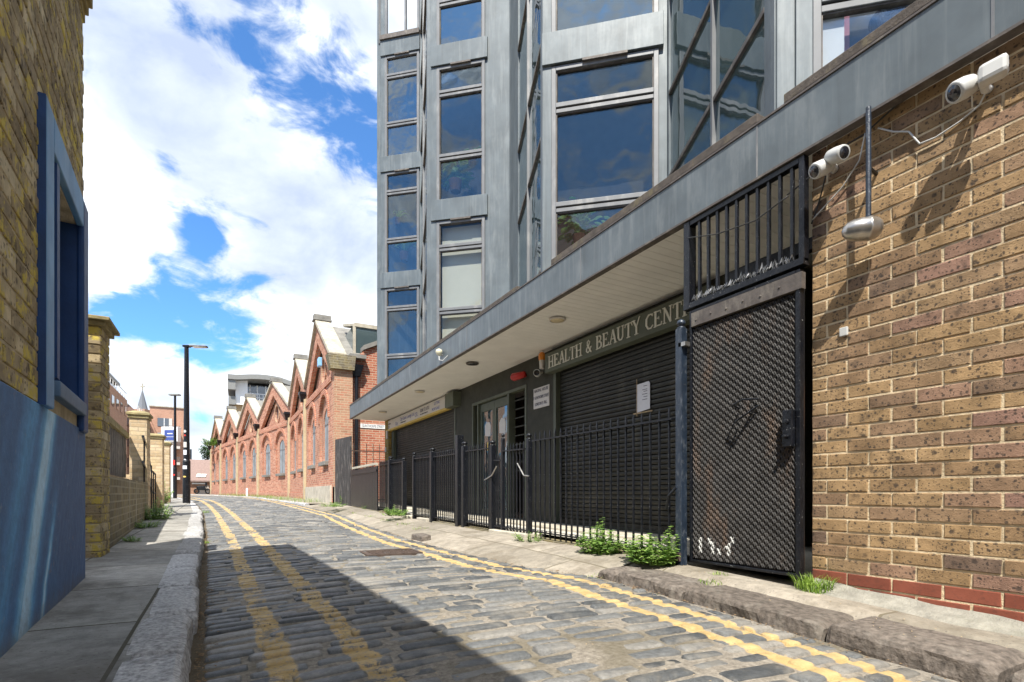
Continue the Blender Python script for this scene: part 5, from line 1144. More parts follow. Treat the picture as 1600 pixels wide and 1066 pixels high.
# window surround
f = MB(lf); z0, z1 = .395, 1.78
f.hexa([(t_f0, .0, z0), (t_f0+.16, .0, z0), (t_f0+.16, .035, z0), (t_f0, .035, z0)], [(t_f0, .0, z1), (t_f0+.16, .0, z1-.0), (t_f0+.16, .035, z1-.0), (t_f0, .035, z1)])
f.box(t_f0+.16, t_f1-.16, 0, .035, z1-.17, z1)
sr = f.build('window_surround', M['sky_'], lb, bevel=.006)
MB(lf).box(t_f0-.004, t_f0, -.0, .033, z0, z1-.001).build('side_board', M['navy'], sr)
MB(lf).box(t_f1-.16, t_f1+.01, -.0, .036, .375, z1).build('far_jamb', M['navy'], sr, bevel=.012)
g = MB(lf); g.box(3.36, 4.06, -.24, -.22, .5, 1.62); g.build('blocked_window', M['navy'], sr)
MB(lf).box(3.30, 3.36, -.22, .032, .56, 1.60).build('reveal', M['navy'], sr); MB(lf).box(4.05, 4.10, -.22, .034, .52, 1.62).build('reveal', M['navy'], sr)
g = MB(lf); g.box(3.29, 4.06, -.2, .046, .47, .545); g.build('sill', M['slateb'], sr, bevel=.006)

# --- gate piers
def pier(px0, px1, Y0, depth, ztop, label, mat, cap='capst', zc=.10, frx=None, real=False, x0=None, x1=None):
    def xat(px): r = ray(px, 700); return r.x/r.y*Y0
    a = xat(px0) if x0 is None else x0; b = xat(px1) if x1 is None else x1
    t = thing('gate_pier', ((a+b)/2, Y0+depth/2, gl(Y0)), label, 'gate pier', 'brick gate piers')
    m = MB()
    if real:
        fr1 = Frame((a, Y0, 0), (1, 0, 0)); fr1.n = Vector((0, -1, 0)); fr2 = Frame((b, Y0, 0), (0, 1, 0)); fr2.n = Vector((1, 0, 0))
        n = int((ztop-zc-gl(Y0)+.1)/.0762); zb = ztop-zc-n*.0762
        mb = MB(fr1); brick_courses(mb, fr1, 0, b-a, zb, n, .225, .0762, gap=.012, flemish=True, rnd=random.Random(8), ragged=.003)
        mb.fr = fr2; brick_courses(mb, fr2, 0, depth, zb, n, .225, .0762, off=.11, gap=.012, flemish=True, rnd=random.Random(9), ragged=.003)
        mb.build('brickwork', M['old'], t)
        m.box(a, b-.002, Y0+.002, Y0+depth, -.7, ztop-zc); m.build('core', M['oldm'], t)
    else:
        m.box(a, b, Y0, Y0+depth, -.7, ztop-zc); m.build('shaft', M[mat], t, bevel=.01)
    m = MB(); o_ = .07 if real else .045; m.box(a-o_*.5, b+o_*.5, Y0-o_*.5, Y0+depth+o_*.5, ztop-zc, ztop-zc*.6)
    z_, zz2 = ztop-zc*.6, ztop; lo = [(a-o_, Y0-o_, z_), (b+o_, Y0-o_, z_), (b+o_, Y0+depth+o_, z_), (a-o_, Y0+depth+o_, z_)]
    mid = [(p[0], p[1], z_+zc*.3) for p in lo]; hi = [(a+.05, Y0+.05, zz2), (b-.05, Y0+.05, zz2), (b-.05, Y0+depth-.05, zz2), (a+.05, Y0+depth-.05, zz2)]
    m.add(lo+mid+hi, [(3, 2, 1, 0), (0, 1, 5, 4), (1, 2, 6, 5), (2, 3, 7, 6), (3, 0, 4, 7), (4, 5, 9, 8), (5, 6, 10, 9), (6, 7, 11, 10), (7, 4, 8, 11), (8, 9, 10, 11)])
    m.build('cap', M[cap], t, bevel=.006)
    return a, b
a1, b1 = pier(118, 157, 5.36, .36, 1.455, 'mossy yellow brick gate pier right behind the blue painted wall', 'old', real=True)
a2, b2 = pier(202, 230, 11.6, .45, 1.50, 'weathered buff brick pier at the far end of the grey fence boards', 'pierb', zc=.14)
a3, b3 = pier(230, 254, 15.6, .45, 1.48, 'wide pale brick pier between the fence pier and the street lamp', 'pierb', zc=.13)
a4, b4 = pier(254, 265, 19.5, .45, 1.62, 'narrow farther brick pier just left of the thin lamp post', 'pierb', zc=.13)
# low wall and boarded fence
def lin(y): return -.60-.052*y
lw = thing('low_brick_wall', (lin(8.5), 8.5, gl(8.5)), 'low grey stock brick wall carrying the grey fence boards', 'wall')
m = MB(); f2 = Frame((lin(5.74), 5.74, 0), (-.052, 1, 0)); f2.n = Vector((1, .052, 0)).normalized(); Lw = 5.85
m.fr = f2; m.hexa([(0, -.46, -.7), (Lw, -.46, -.7), (Lw, 0, -.7), (0, 0, -.7)], [(0, -.46, .155), (Lw, -.46, .20), (Lw, 0, .20), (0, 0, .155)]); m.build('brickwork', M['lowb'], lw, bevel=.01)
m = MB(f2); 
for tt in (2.2, 3.2): m.box(tt, tt+.03, .0, .004, -.45, .16)
m.build('white_streak', M['conc'], lw)
f2 = Frame(tuple(f2.o-f2.n*.22), tuple(f2.d)); f2.n = Vector((1, .052, 0)).normalized()
fe = thing('board_fence', (lin(8)-.22, 8, .5), 'weathered grey upright fence boards on the low brick wall', 'fence')
m = MB(f2); tt = .02
while tt < Lw-.12: m.box(tt, tt+.115, -.12, -.10+random.uniform(0, .008), .24+.006*tt, .92+.05*tt/Lw+random.uniform(-.01, .01)); tt += .122
m.build('boards', M['wood'], fe)
m = MB(f2); m.box(0, Lw, -.16, -.06, .205, .255); m.build('bottom_rail', M['tan'], fe)
m = MB(f2); m.hexa([(0, -.17, .93), (Lw, -.17, .98), (Lw, -.06, .98), (0, -.06, .93)], [(0, -.17, 1.02), (Lw, -.17, 1.07), (Lw, -.06, 1.07), (0, -.06, 1.02)]); m.build('coping', M['capst'], fe)
m = MB(f2)
for i in range(60): m.box(i*Lw/60, i*Lw/60+.05, -.13, -.10, 1.02+.0008*i, 1.06+.0008*i)
m.build('spike_strip', M['tan'], fe)
# brick wall between pier 2 and 3, sloped handrail in front
wl = thing('rear_brick_wall', (lin(13.6), 13.6, gl(13)), 'buff brick wall stepping down between the two middle piers', 'wall'); m = MB(); m.box(lin(13)-.5, lin(13)-.2, 12.0, 15.6, -.7, .35); m.build('brickwork', M['pierb'], wl)
hr = thing('iron_handrail', (b2, 13, gl(13)), 'thin dark iron handrail between the buff brick piers', 'handrail')
m = MB(); xh = b2-.02
m.tube([(xh, 11.2, 1.0), (xh-.06, 12.4, .80), (xh-.16, 14.0, .50), (xh-.2, 15.2, .46)], .022, 8)
m.tube([(xh, 11.2, .55), (xh-.06, 12.4, .35), (xh-.16, 14.0, .05), (xh-.2, 15.2, .0)], .022, 8); m.build('rail', M['black'], hr)
for yy in (11.5, 12.1, 12.8, 13.5, 14.2, 15.0):
    m = MB(); x = xh-.06*(yy-11.2)/1.3; m.tube([(x, yy, gl(yy)-.02), (x, yy, interp([(11.2, 1.0), (12.4, .8), (14, .5), (15.2, .46)], yy))], .014, 6); m.build('baluster', M['black'], hr)
# sunlit crossover slab is part of the pavement; weeds on the left
weed((lin(6.6)+.12, 6.7, gl(6.7)), 14, .08, .13, 'low moss-green weed at the foot of the low brick wall', 71, .03)
weed((lin(8.7)+.12, 8.8, gl(8.8)), 24, .12, .22, 'leafy weed along the base of the grey fence wall', 72, .04)
weed((lin(10.9)+.15, 10.9, gl(10.9)), 40, .34, .36, 'bright green bush at the foot of the fence beside the second pier', 73, .05)
weed((-1.72, 18.6, gl(18)), 60, .75, .50, 'dense green bush growing beside the narrow brick pier', 74, .08)
tuft((kl(7.1)+.02, 7.1, gl(7.1)-.10), 60, .05, .05, 'small yellow-green grass tuft in the left gutter', 75)
tuft((kl(14.6)+.05, 14.6, gl(14.6)-.09), 90, .14, .09, 'green grass patch at the rounded end of the left kerb', 76)
# --- street lamp
def lampost(x, y, h, r0, r1, lab, arm=None, head=True):
    z0 = gl(y); t = thing('street_lamp', (x, y, z0), lab, 'street lamp')
    m = MB(); m.tube([(x, y, z0-.05), (x, y, z0+1.25), (x, y, z0+1.3), (x, y, z0+h)], [r0, r0, r1*1.15, r1*.8], 14); m.build('pole', M['black'], t, smooth=False)
    return t
r = ray(291.5, 785); k = -.27/r.z; lx, ly = (r*k).x, (r*k).y
t = lampost(lx, ly, 4.72, .105, .075, 'tall black street lamp covered in stickers on the left pavement')
zt_ = gl(ly)+4.72; rt = Vector((math.cos(YAW), -math.sin(YAW), 0))
bx = Frame((lx, ly, zt_), tuple(rt)); m = MB(bx); m.box(-.09, .10, -.07, .07, -.03, .03); m.build('head_bracket', M['black'], t, bevel=.01)
m = MB(bx); m.hexa([(.10, -.06, -.015), (.62, -.08, -.03), (.62, .08, -.03), (.10, .06, -.015)], [(.10, -.05, .03), (.62, -.06, .01), (.62, .06, .01), (.10, .05, .03)]); hd = m.build('lamp_head', M['brownf'], t, bevel=.01)
m = MB(bx); m.box(.22, .60, -.06, .06, -.045, -.03); m.build('lens', M['signw'], hd)
fwd = Vector((math.sin(YAW), math.cos(YAW), 0)); cx, cy = lx-fwd.x*.107, ly-fwd.y*.107
st_ = Frame((cx, cy, 0), tuple(rt)); st_.n = -fwd
for (zc_, w_, h_, mt, rd) in ((1.78, .05, .055, 'white', 1), (1.66, .035, .035, 'inkr', 1), (1.38, .06, .10, 'signw', 0), (1.15, .06, .09, 'paper', 0), (.93, .04, .03, 'paper', 1), (.70, .065, .065, 'paper', 0), (.42, .05, .03, 'yel', 1)):
    zc2 = zc_+.08; m = MB(st_)
    # stickers wrap the round pole
    pts = []
    for i in range(9):
        a = -1.0*w_/.105+2*w_/.105*i/8; rr = (.105 if zc2 < 1.0 else .087)+.0015
        for s_ in (-1, 1):
            hh = h_*(math.sqrt(max(0, 1-((i-4)/4)**2)) if rd else 1); pts.append((lx-fwd.x*rr*math.cos(a)+rt.x*rr*math.sin(a), ly-fwd.y*rr*math.cos(a)+rt.y*rr*math.sin(a), zc2+s_*hh*.8))
    m.add(pts, [(2*i, 2*i+2, 2*i+3, 2*i+1) for i in range(8)], raw=True); m.build('sticker', M[mt], t)
r = ray(273.5, 776); k = -.17/r.z; x2, y2 = (r*k).x, (r*k).y; x2, y2 = ray(273.5, 776).x*27.0/1.2, ray(273.5, 776).y*27.0/1.2
t = lampost(x2, y2, 4.4, .075, .055, 'thinner black lamp post with small flat top left of the tall street lamp')
m = MB(Frame((x2, y2, gl(y2)+4.4), tuple(rt))); m.box(-.22, .20, -.10, .10, -.02, .04); m.build('lamp_head', M['fargrey'], t, bevel=.01)
m = MB(Frame((x2, y2, 0), tuple(rt))); m.box(-.05, .05, -.085, -.078, 1.2, 1.42); m.box(-.05, .05, -.085, -.078, .75, .82); m.build('sticker', M['inkr'], t)
# estate board
d_ = 29.; sb = ray(266, 680); x3, y3 = sb.x*d_/1.2, sb.y*d_/1.2
t = thing('estate_board', (x3, y3, gl(y3)), 'blue and white sign board on a white box behind the brick piers', 'sign board')
e_ = Frame((x3, y3, 0), tuple(rt)); e_.n = -fwd
def zof(py, d): return (771-py)/823*d*1.0
dd = (Vector((x3, y3, 0))).dot(fwd)
m = MB(e_); m.box(-.42, .34, -.25, 0, zof(690, dd), zof(667, dd)); m.box(-.05, .05, -.2, -.1, gl(y3), zof(690, dd)); m.build('white_box', M['wht'], t, bevel=.01)
m = MB(e_); m.box(-.26, .24, .005, .02, zof(688, dd), zof(672, dd)); m.build('blue_panel', pmat('blue_panel', (.05, .08, .28), .5), t)
m = MB(e_); m.box(-.12, .12, .021, .025, zof(678.5, dd), zof(677, dd)); m.box(-.16, .16, .021, .025, zof(683, dd), zof(682.4, dd)); m.build('print', M['paper'], t)

# ================================================================ RED BRICK WORKSHOPS
Pk = [(2.97, 17.0), (2.97, 23.0), (2.97, 29.0), (1.86, 34.9), (.87, 40.8), (-.15, 46.7), (-.91, 52.6)]
nth = ['nearest', 'second', 'third', 'fourth', 'fifth', 'farthest']
def arch(c, w, zs, zt, z0, n=12):
    pts = [(c-w/2, z0), (c+w/2, z0)]
    for i in range(n+1):
        a = math.pi*i/n; pts.append((c+w/2*math.cos(a), zs+(zt-zs)*math.sin(a)))
    return pts
for k in range(6):
    a, b = Pk[k], Pk[k+1]; fr = Frame((a[0], a[1], 0), (b[0]-a[0], b[1]-a[1], 0)); L_ = math.hypot(b[0]-a[0], b[1]-a[1]); g0 = gr(a[1])-.3
    if k == 0: zA, zE = 6.15, 4.25
    else: zA, zE = 6.12, 4.42
    t = thing('brick_workshop', ((a[0]+b[0])/2+1, (a[1]+b[1])/2, gr(a[1])), nth[k]+' gabled red brick workshop bay in the row along the right of the street', 'workshop', 'gabled brick workshops in a row')
    c = L_/2; out_ = [(0, g0), (L_, g0), (L_, zE), (c, zA), (0, zE)]
    tri = [(c-2.62, 3.78), (c+2.62, 3.78), (c, 5.42)]
    oc = [1.62, L_-1.62]; oa = [arch(x, 1.75, 2.45, 3.32, .72) for x in oc]
    w_ = MB(fr).plate(out_, [tri]+oa, -.085, 0).build('front_wall', M['redb'], t)
    ia = [arch(x, 1.0, 2.35, 2.86, 1.06) for x in oc]; ocu = [(c+.36*math.cos(6.2832*i/16), 4.42+.46*math.sin(6.2832*i/16)) for i in range(16)]
    MB(fr).plate([(0.01, g0), (L_-.01, g0), (L_-.01, zE-.02), (c, zA-.03), (0.01, zE-.02)], ia+[[(c-2.5, 3.84), (c+2.5, 3.84), (c, 5.32)]], -.15, -.085).build('recessed_wall', M['redb'], t)
    MB(fr).plate([(c-2.6, 3.7), (c+2.6, 3.7), (c, 5.5)], [ocu], -.34, -.24).build('gable_panel', M['redb'], t)
    MB(fr).box(.05, L_-.05, -.42, -.36, g0, zE-.1).build('back_wall', M['redb'], t)
    for x in oc:
        wn = MB(fr).plate(arch(x, .99, 2.35, 2.855, 1.07), [], -.135, -.115).build('window', pmat('grey_window_board', (.24, .27, .29), .6, var=.3, scale=3, bump=.1, stain=(.05, .05, .05), stain_amt=.5), t)
        f = MB(fr); f.box(x-.02, x+.02, -.115, -.095, 1.07, 2.82); f.box(x-.49, x-.02, -.115, -.1, 2.32, 2.36); f.box(x+.02, x+.49, -.115, -.1, 2.32, 2.36); f.build('glazing_bar', M['zincl'], wn)
        MB(fr).box(x-.62, x+.62, -.084, .09, .93, 1.06).build('sill', M['slate'], wn, bevel=.01)
    # arch rings
    for x in oc:
        m = MB(fr); n = 14
        for i in range(n):
            a0, a1_ = math.pi*i/n, math.pi*(i+1)/n; q = []
            for (r_, rz) in ((.875, .87), (1.08, 1.08)): q += [(x+r_*math.cos(a0), 2.45+rz*math.sin(a0)), (x+r_*math.cos(a1_), 2.45+rz*math.sin(a1_))]
            q = [q[0], q[1], q[3], q[2]]; m.hexa([(p[0], 0, p[1]) for p in q], [(p[0], .035, p[1]) for p in q])
        m.build('arch_ring', M['redb2'], t)
    m = MB(fr); n = 16
    for i in range(n):
        a0, a1_ = 6.2832*i/n, 6.2832*(i+1)/n; q = [(c+r_*math.cos(aa), 4.42+r_*1.25*math.sin(aa)) for r_, aa in ((.36, a0), (.36, a1_), (.48, a1_), (.48, a0))]
        m.hexa([(p[0], -.24, p[1]) for p in q], [(p[0], -.19, p[1]) for p in q])
    rg = m.build('oculus_ring', M['quoin'], t); MB(fr).plate(ocu, [], -.32, -.30).build('oculus_glass', M['glassf'], rg)
    MB(fr).box(.15, L_-.15, 0, .045, 3.50, 3.62).build('string_course', M['redb2'], t)
    MB(fr).box(.15, L_-.15, 0, .05, g0, gr(a[1])+(.55 if k == 0 else .25)).build('plinth', M['conc'] if k == 0 else M['redb'], t)
    # raking coping
    m = MB(fr)
    for sgn in (-1, 1):
        e = c+sgn*(L_/2+.0); th = .13; zb_ = zE
        lo = [(c, -.42, zA), (e, -.42, zb_), (e, .10, zb_), (c, .10, zA)]; hi = [(p[0], p[1], p[2]+th) for p in lo]; m.hexa(lo, hi)
    m.build('coping', M['stone'], t)
    m = MB(fr); m.box(c-.16, c+.16, -.45, .14, zA+.10, zA+.26); m.box(c-.20, c+.20, -.47, .16, zA+.04, zA+.10); m.build('apex_block', M['slate'], t, bevel=.01)
    # roof going back
    m = MB(fr); zr = .28
    m.hexa([(0, -12, zE-.3), (c, -12, zA-.3), (c, -.43, zA-.3), (0, -.43, zE-.3)], [(0, -12, zE+.02-zr*.3), (c, -12, zA+.02-zr*.3), (c, -.43, zA+.02-zr*.3), (0, -.43, zE+.02-zr*.3)])
    m.hexa([(c, -12, zA-.3), (L_, -12, zE-.3), (L_, -.43, zE-.3), (c, -.43, zA-.3)], [(c, -12, zA+.02-zr*.3), (L_, -12, zE+.02-zr*.3), (L_, -.43, zE+.02-zr*.3), (c, -.43, zA+.02-zr*.3)])
    m.build('roof', M['slate'], t)
    # pilaster strip and hopper with downpipe at the far joint
    MB(fr).box(L_-.14, L_+.13, 0, .10, g0, 3.95).build('pilaster', M['cream'], t, bevel=.01)
    m = MB(fr); m.box(L_-.22, L_+.22, .02, .28, 4.02, 4.12); m.hexa([(L_-.10, .05, 3.72), (L_+.10, .05, 3.72), (L_+.10, .20, 3.72), (L_-.10, .20, 3.72)], [(L_-.20, .03, 4.02), (L_+.20, .03, 4.02), (L_+.20, .26, 4.02), (L_-.20, .26, 4.02)]); m.build('rain_hopper', M['black'], t)
    if k == 0:
        m = MB(); m.box(2.975, 3.52, 16.72, 16.999, g0, 4.1); m.build('end_pier', M['quoin'], t)
        m = MB(); m.hexa([(2.85, 16.60, 3.80), (3.55, 16.60, 3.80), (3.55, 17.0, 3.80), (2.85, 17.0, 3.80)], [(2.75, 16.60, 4.24), (3.6, 16.60, 4.24), (3.6, 17.0, 4.24), (2.75, 17.0, 4.24)]); m.build('kneeler', M['lowb'], t)
        m = MB(); m.box(2.975, 3.52, 16.70, 16.999, g0, gr(17)+.5); m.build('end_plinth', M['conc'], t)
        m = MB(fr); m.box(1.95, 2.25, .0, .12, 4.36, 4.66); al = m.build('alarm_box', pmat('pale_blue_plastic', (.25, .50, .75), .4, bump=0), t, bevel=.02)
# red annex facing the camera with the street name
an = thing('brick_annex', (6, 17.1, gr(17)), 'orange-red brick annex wall behind the black drainpipe', 'annex')
m = MB(); f3 = Frame((3.52, 16.86, 0), (1, 0, 0)); f3.n = Vector((0, -1, 0))
MB(f3).plate([(0, -.7), (6, -.7), (6, 7.2), (.45, 4.55), (0, 4.2)], [], -.3, 0).build('wall', M['redb2'], an)
m = MB(f3); m.hexa([(.35, -.35, 4.52), (6, -.35, 7.24), (6, .10, 7.24), (.35, .10, 4.52)], [(.35, -.35, 4.66), (6, -.35, 7.38), (6, .10, 7.38), (.35, .10, 4.66)]); m.build('tile_verge', M['slate'], an)
m = MB(f3); m.box(-.1, .4, .0, .25, 4.20, 4.32); m.build('gutter', M['slate'], an)
dp = thing('drainpipe', (3.65, 16.75, gr(17)), 'black cast iron drainpipe with hopper head on the red annex wall', 'drainpipe')
m = MB(f3); m.tube([(.13, .10, gr(17)), (.13, .10, 3.7)], .055, 10); m.build('pipe', M['black'], dp); m = MB(f3); m.hexa([(.03, .03, 3.65), (.23, .03, 3.65), (.23, .18, 3.65), (.03, .18, 3.65)], [(-.06, .01, 4.0), (.32, .01, 4.0), (.32, .24, 4.0), (-.06, .24, 4.0)]); m.build('hopper', M['black'], dp)
sn = thing('street_name_sign', (4.6, 16.8, 2.1), 'white street name plate on the red brick annex under the canopy', 'street sign')
d17 = 16.86
def tx(px): r = ray(px, 665); return r.x/r.y*d17-3.52
def tz(px, py): r = ray(px, py); return r.z*d17/r.y
ta, tb_ = tx(563), tx(598); za_, zb2 = tz(580, 672), tz(580, 666)
za_, zb2 = tz(580, 669.5), tz(580, 664)
MB(f3).box(ta, tb_+.3, .005, .02, za_, zb2+.02).build('plate', M['nameplate'], sn)
text_part('lettering', 'GUNTHORPE STREET', f3, ta+.05, .021, za_+.03, (zb2-za_)*1.05, M['ink'], sn, flip=False, sx=.62)
# thin fence behind
fb = thing('iron_fence', (3.9, 15.6, gr(15.6)), 'thin rusty iron fence in front of the annex wall', 'fence')
m = MB(); m.box(3.02, 4.9, 15.58, 15.60, 1.22, 1.25); m.box(3.02, 4.9, 15.58, 15.60, -.2, -.17); m.build('rail', M['iron'], fb)
for i in range(9): MB().box(3.1+i*.19, 3.118+i*.19, 15.565, 15.583, gr(15.6), 1.45).build('bar', M['iron'], fb)
# glass lantern on the nearest roof
gn = thing('roof_lantern', (5.2, 19, 5.5), 'glazed white framed lantern on the slate roof behind the nearest gable', 'roof lantern')
m = MB(); X0_, X1_, Y0_, Y1_ = 3.78, 7.5, 17.7, 19.4; zb_ = 4.3; ze_ = 5.55; zr_ = 6.0
for x in (X0_, 5.9, X1_):
    m.box(x-.04, x+.04, Y0_-.04, Y0_+.04, zb_, ze_); m.hexa([(x-.035, Y0_, ze_-.04), (x+.035, Y0_, ze_-.04), (x+.035, Y1_, zr_-.04), (x-.035, Y1_, zr_-.04)], [(x-.035, Y0_, ze_+.04), (x+.035, Y0_, ze_+.04), (x+.035, Y1_, zr_+.04), (x-.035, Y1_, zr_+.04)])
m.box(X0_, X1_, Y0_-.05, Y0_+.05, ze_-.06, ze_+.06); m.box(X0_, X1_, Y1_-.05, Y1_+.05, zr_-.05, zr_+.05); m.build('frame', M['stone'], gn)
m = MB(); m.box(X0_, X1_, Y0_-.01, Y0_+.01, zb_, ze_-.06); m.hexa([(X0_+.04, Y0_+.05, ze_), (X1_, Y0_+.05, ze_), (X1_, Y1_, zr_-.02), (X0_+.04, Y1_, zr_-.02)], [(X0_+.04, Y0_+.05, ze_+.015), (X1_, Y0_+.05, ze_+.015), (X1_, Y1_, zr_-.005), (X0_+.04, Y1_, zr_-.005)]); m.box(X0_-.01, X0_+.01, Y0_+.04, Y1_, zb_, ze_); m.build('pane', M['glassg'], gn)

# ================================================================ FAR THINGS
def P3(px, d): r = ray(px, 771); return Vector((r.x*d, r.y*d, 0))      # d = depth along the view axis
def zd(py, d): return (771-py)/823*d
def farframe(px, d):
    v = ray(px, 771); v.z = 0; o = v*d; n = -v.normalized(); f = Frame(tuple(o), (n.y*-1, n.x, 0)); f.n = n
    if f.d.dot(rt) < 0: f.d = -f.d
    return f
# modern apartment block with curved roof behind the workshops
d = 62.; o_ = P3(372, d); mf = farframe(372, d)
mbk = thing('apartment_block', (o_.x, o_.y, 0), 'white and glass apartment block with an overhanging curved grey roof behind the workshops', 'apartment block')
def X(px): return hitf(mf, px, 771)[0]
Z = lambda py: zd(py, d)
m = MB(mf); m.box(X(368), X(387), -9, 0, Z(632), Z(590)); m.build('white_wall', M['wht'], mbk)
m = MB(mf); m.box(X(366), X(520), -10, -.4, -.3, Z(632)); m.build('buff_wall', pmat('buff_far_brick', (.45, .32, .18), .9), mbk)
m = MB(mf); m.box(X(387), X(520), -9, -1.5, Z(632), Z(596)); m.build('glass_wall', M['glassf'], mbk)
m = MB(mf)
for px in (391, 402.5, 416, 429, 442, 456, 470): m.box(X(px)-.05, X(px)+.05, -1.5, -1.3, Z(630), Z(597))
m.build('window_frame', M['wht'], mbk)
m = MB(mf)
for z in (Z(613), Z(619), Z(624)): m.box(X(387), X(480), -.25, -.2, z-.035, z+.035)
for i in range(16): m.box(X(387+i*6), X(387+i*6)+.04, -.24, -.2, Z(632), Z(613))
m.box(X(385), X(520), -1.5, -.1, Z(634), Z(631)); m.build('balcony_rail', M['wht'], mbk)
m = MB(mf); n = 14; prof = []
for i in range(n+1):
    px = 356+(520-356)*i/n; top = 588.5-4*math.sin(math.pi*min(1, max(0, (px-372)/80))) + (0 if px < 440 else (px-440)*.16); prof.append((X(px), Z(top)))
loop = [(x, z) for x, z in prof]+[(x, z-.55) for x, z in reversed(prof)]
m.plate(loop, [], -10, 1.0).build('curved_roof', M['fargrey'], mbk)
m = MB(mf); m.box(X(356), X(368), -6, .8, Z(611), Z(596)); m.box(X(357), X(368), -6, .2, Z(633), Z(620)); m.build('side_canopy', M['fargrey'], mbk)
m = MB(mf)
for z in (Z(574), Z(579)): m.box(X(441), X(462), -4, -3.95, z-.03, z+.03)
for px in (441, 448, 455, 462): m.box(X(px)-.03, X(px)+.03, -4, -3.95, Z(586), Z(574))
m.build('roof_rail', M['wht'], mbk)
# white penthouse parapet etc. left: brown brick blocks along the street
def block(x_face, y0, y1, h, lab, mat, floors, name='apartment_building', wy=3.2):
    t = thing(name, (x_face-6, (y0+y1)/2, 0), lab, 'apartment building'); f = Frame((x_face, y0, 0), (0, 1, 0)); f.n = Vector((1, 0, 0)); L_ = y1-y0
    MB(f).box(0, L_, -12, 0, -.5, h).build('wall', M[mat], t)
    fh = h/floors
    for i in range(floors):
        for j in range(int(L_/wy)):
            a = .8+j*wy; w = MB(f).box(a, a+1.6, .0, .06, i*fh+1.0, i*fh+2.3).build('window_frame', M['wht'], t) if False else None
            MB(f).box(a, a+1.6, .0, .05, i*fh+.9, i*fh+2.2).build('window', M['glassf'], t)
    fv = Frame((x_face, y0, 0), (-1, 0, 0)); fv.n = Vector((0, -1, 0))
    for i in range(floors):
        for j in range(3): MB(fv).box(1.2+j*3.6, 2.9+j*3.6, .0, .05, i*fh+.9, i*fh+2.2).build('window', M['glassf'], t)
    return t, f, L_
t, f, L_ = block(-12, 60, 92, 13.2, 'long brown brick apartment building with a glazed set-back top storey on the left', 'farb', 4)
m = MB(f); m.box(1.0, L_, -11, -1.2, 13.2, 15.2); m.build('penthouse', M['glassf'], t); MB(f).box(.6, L_, -11.4, -.8, 15.2, 15.5).build('flat_roof', M['fargrey'], t)
m = MB(f)
for j in range(18): m.box(j*1.8, j*1.8+.06, -.12, -.06, 13.2, 14.2)
m.box(0, L_, -.12, -.06, 14.15, 14.22); m.build('roof_rail', M['wht'], t)
t, f, L_ = block(-11.0, 95, 122, 12.0, 'lower brown brick apartment building stepping down towards the spire', 'farb', 4)
m = MB(f)
for j in range(15): m.box(j*1.8, j*1.8+.06, -.12, -.06, 12, 13)
m.box(0, L_, -.12, -.06, 12.95, 13.02); m.build('roof_rail', M['wht'], t)
MB(f).box(1, L_, -10, -1.5, 12, 13.4).build('penthouse', M['glassf'], t)
# church spire
d = 170; c = P3(222.5, d); sp = thing('church_spire', (c.x, c.y, 0), 'slim grey church spire with a cross above the brick rooftops', 'church spire')
zt_ = zd(609, d); zb_ = zd(641, d); MB().lathe((c.x, c.y, zb_), (0, 0, 1), [(0, 1.7), (.3, 1.5), ((zt_-zb_)*.5, .8), (zt_-zb_, .06)], 8).build('spire', M['lead'], sp)
m = MB(Frame((c.x, c.y, 0), tuple(rt))); m.box(-2.4, 2.4, -2.4, 2.4, -.5, zb_); m.build('tower', M['farb'], sp)
m = MB(Frame((c.x, c.y, 0), tuple(rt))); m.box(-.12, .12, -.12, .12, zt_, zt_+2.0); m.box(-.7, .7, -.119, .119, zt_+.9, zt_+1.2); m.build('cross', M['stone'], sp)
# balcony block in the distance
d = 92.; o_ = P3(262, d); bf = farframe(262, d); X = lambda px: hitf(bf, px, 771)[0]; Z = lambda py: zd(py, d)
bb = thing('balcony_apartments', (o_.x, o_.y, 0), 'orange-brown brick apartment building with white balconies at the end of the street', 'apartment building')
m = MB(bf); m.box(X(234), X(289.5), -12, 0, -.4, Z(637)); m.build('wall', M['farb2'], bb)
m = MB(bf); m.box(X(289.6), X(297), -10, -.5, -.4, Z(690)); m.box(X(297.1), X(300), -9, -1, -.4, Z(700)); m.build('side_wing', M['lead'], bb)
m = MB(bf); m.box(X(233), X(290), -12, .2, Z(637), Z(635.5)); m.build('parapet', M['stone'], bb)
for i, (zt_, zb_) in enumerate(((654, 667), (677, 692), (700, 716), (724, 740), (745, 762))):
    w = MB(bf).box(X(246), X(269), .0, .08, Z(zb_), Z(zt_)).build('window', M['glassf'], bb)
    MB(bf).box(X(256), X(257), .08, .14, Z(zb_), Z(zt_)).build('frame', M['wht'], w); MB(bf).box(X(264), X(269), .08, .12, Z(zb_), Z(zt_)).build('curtain', M['signw'], w)
for i, py in enumerate((679, 702, 727, 750)):
    b_ = MB(bf).box(X(258), X(281), .0, 2.0, Z(py), Z(py-4)).build('balcony', M['signw'], bb)
    m = MB(bf); m.box(X(258), X(281), 1.95, 2.0, Z(py-12), Z(py-11.4))
    for j in range(12): m.box(X(258+j*2), X(258+j*2)+.06, 1.95, 2.0, Z(py-4), Z(py-12))
    m.build('railing', M['zincl'], b_)
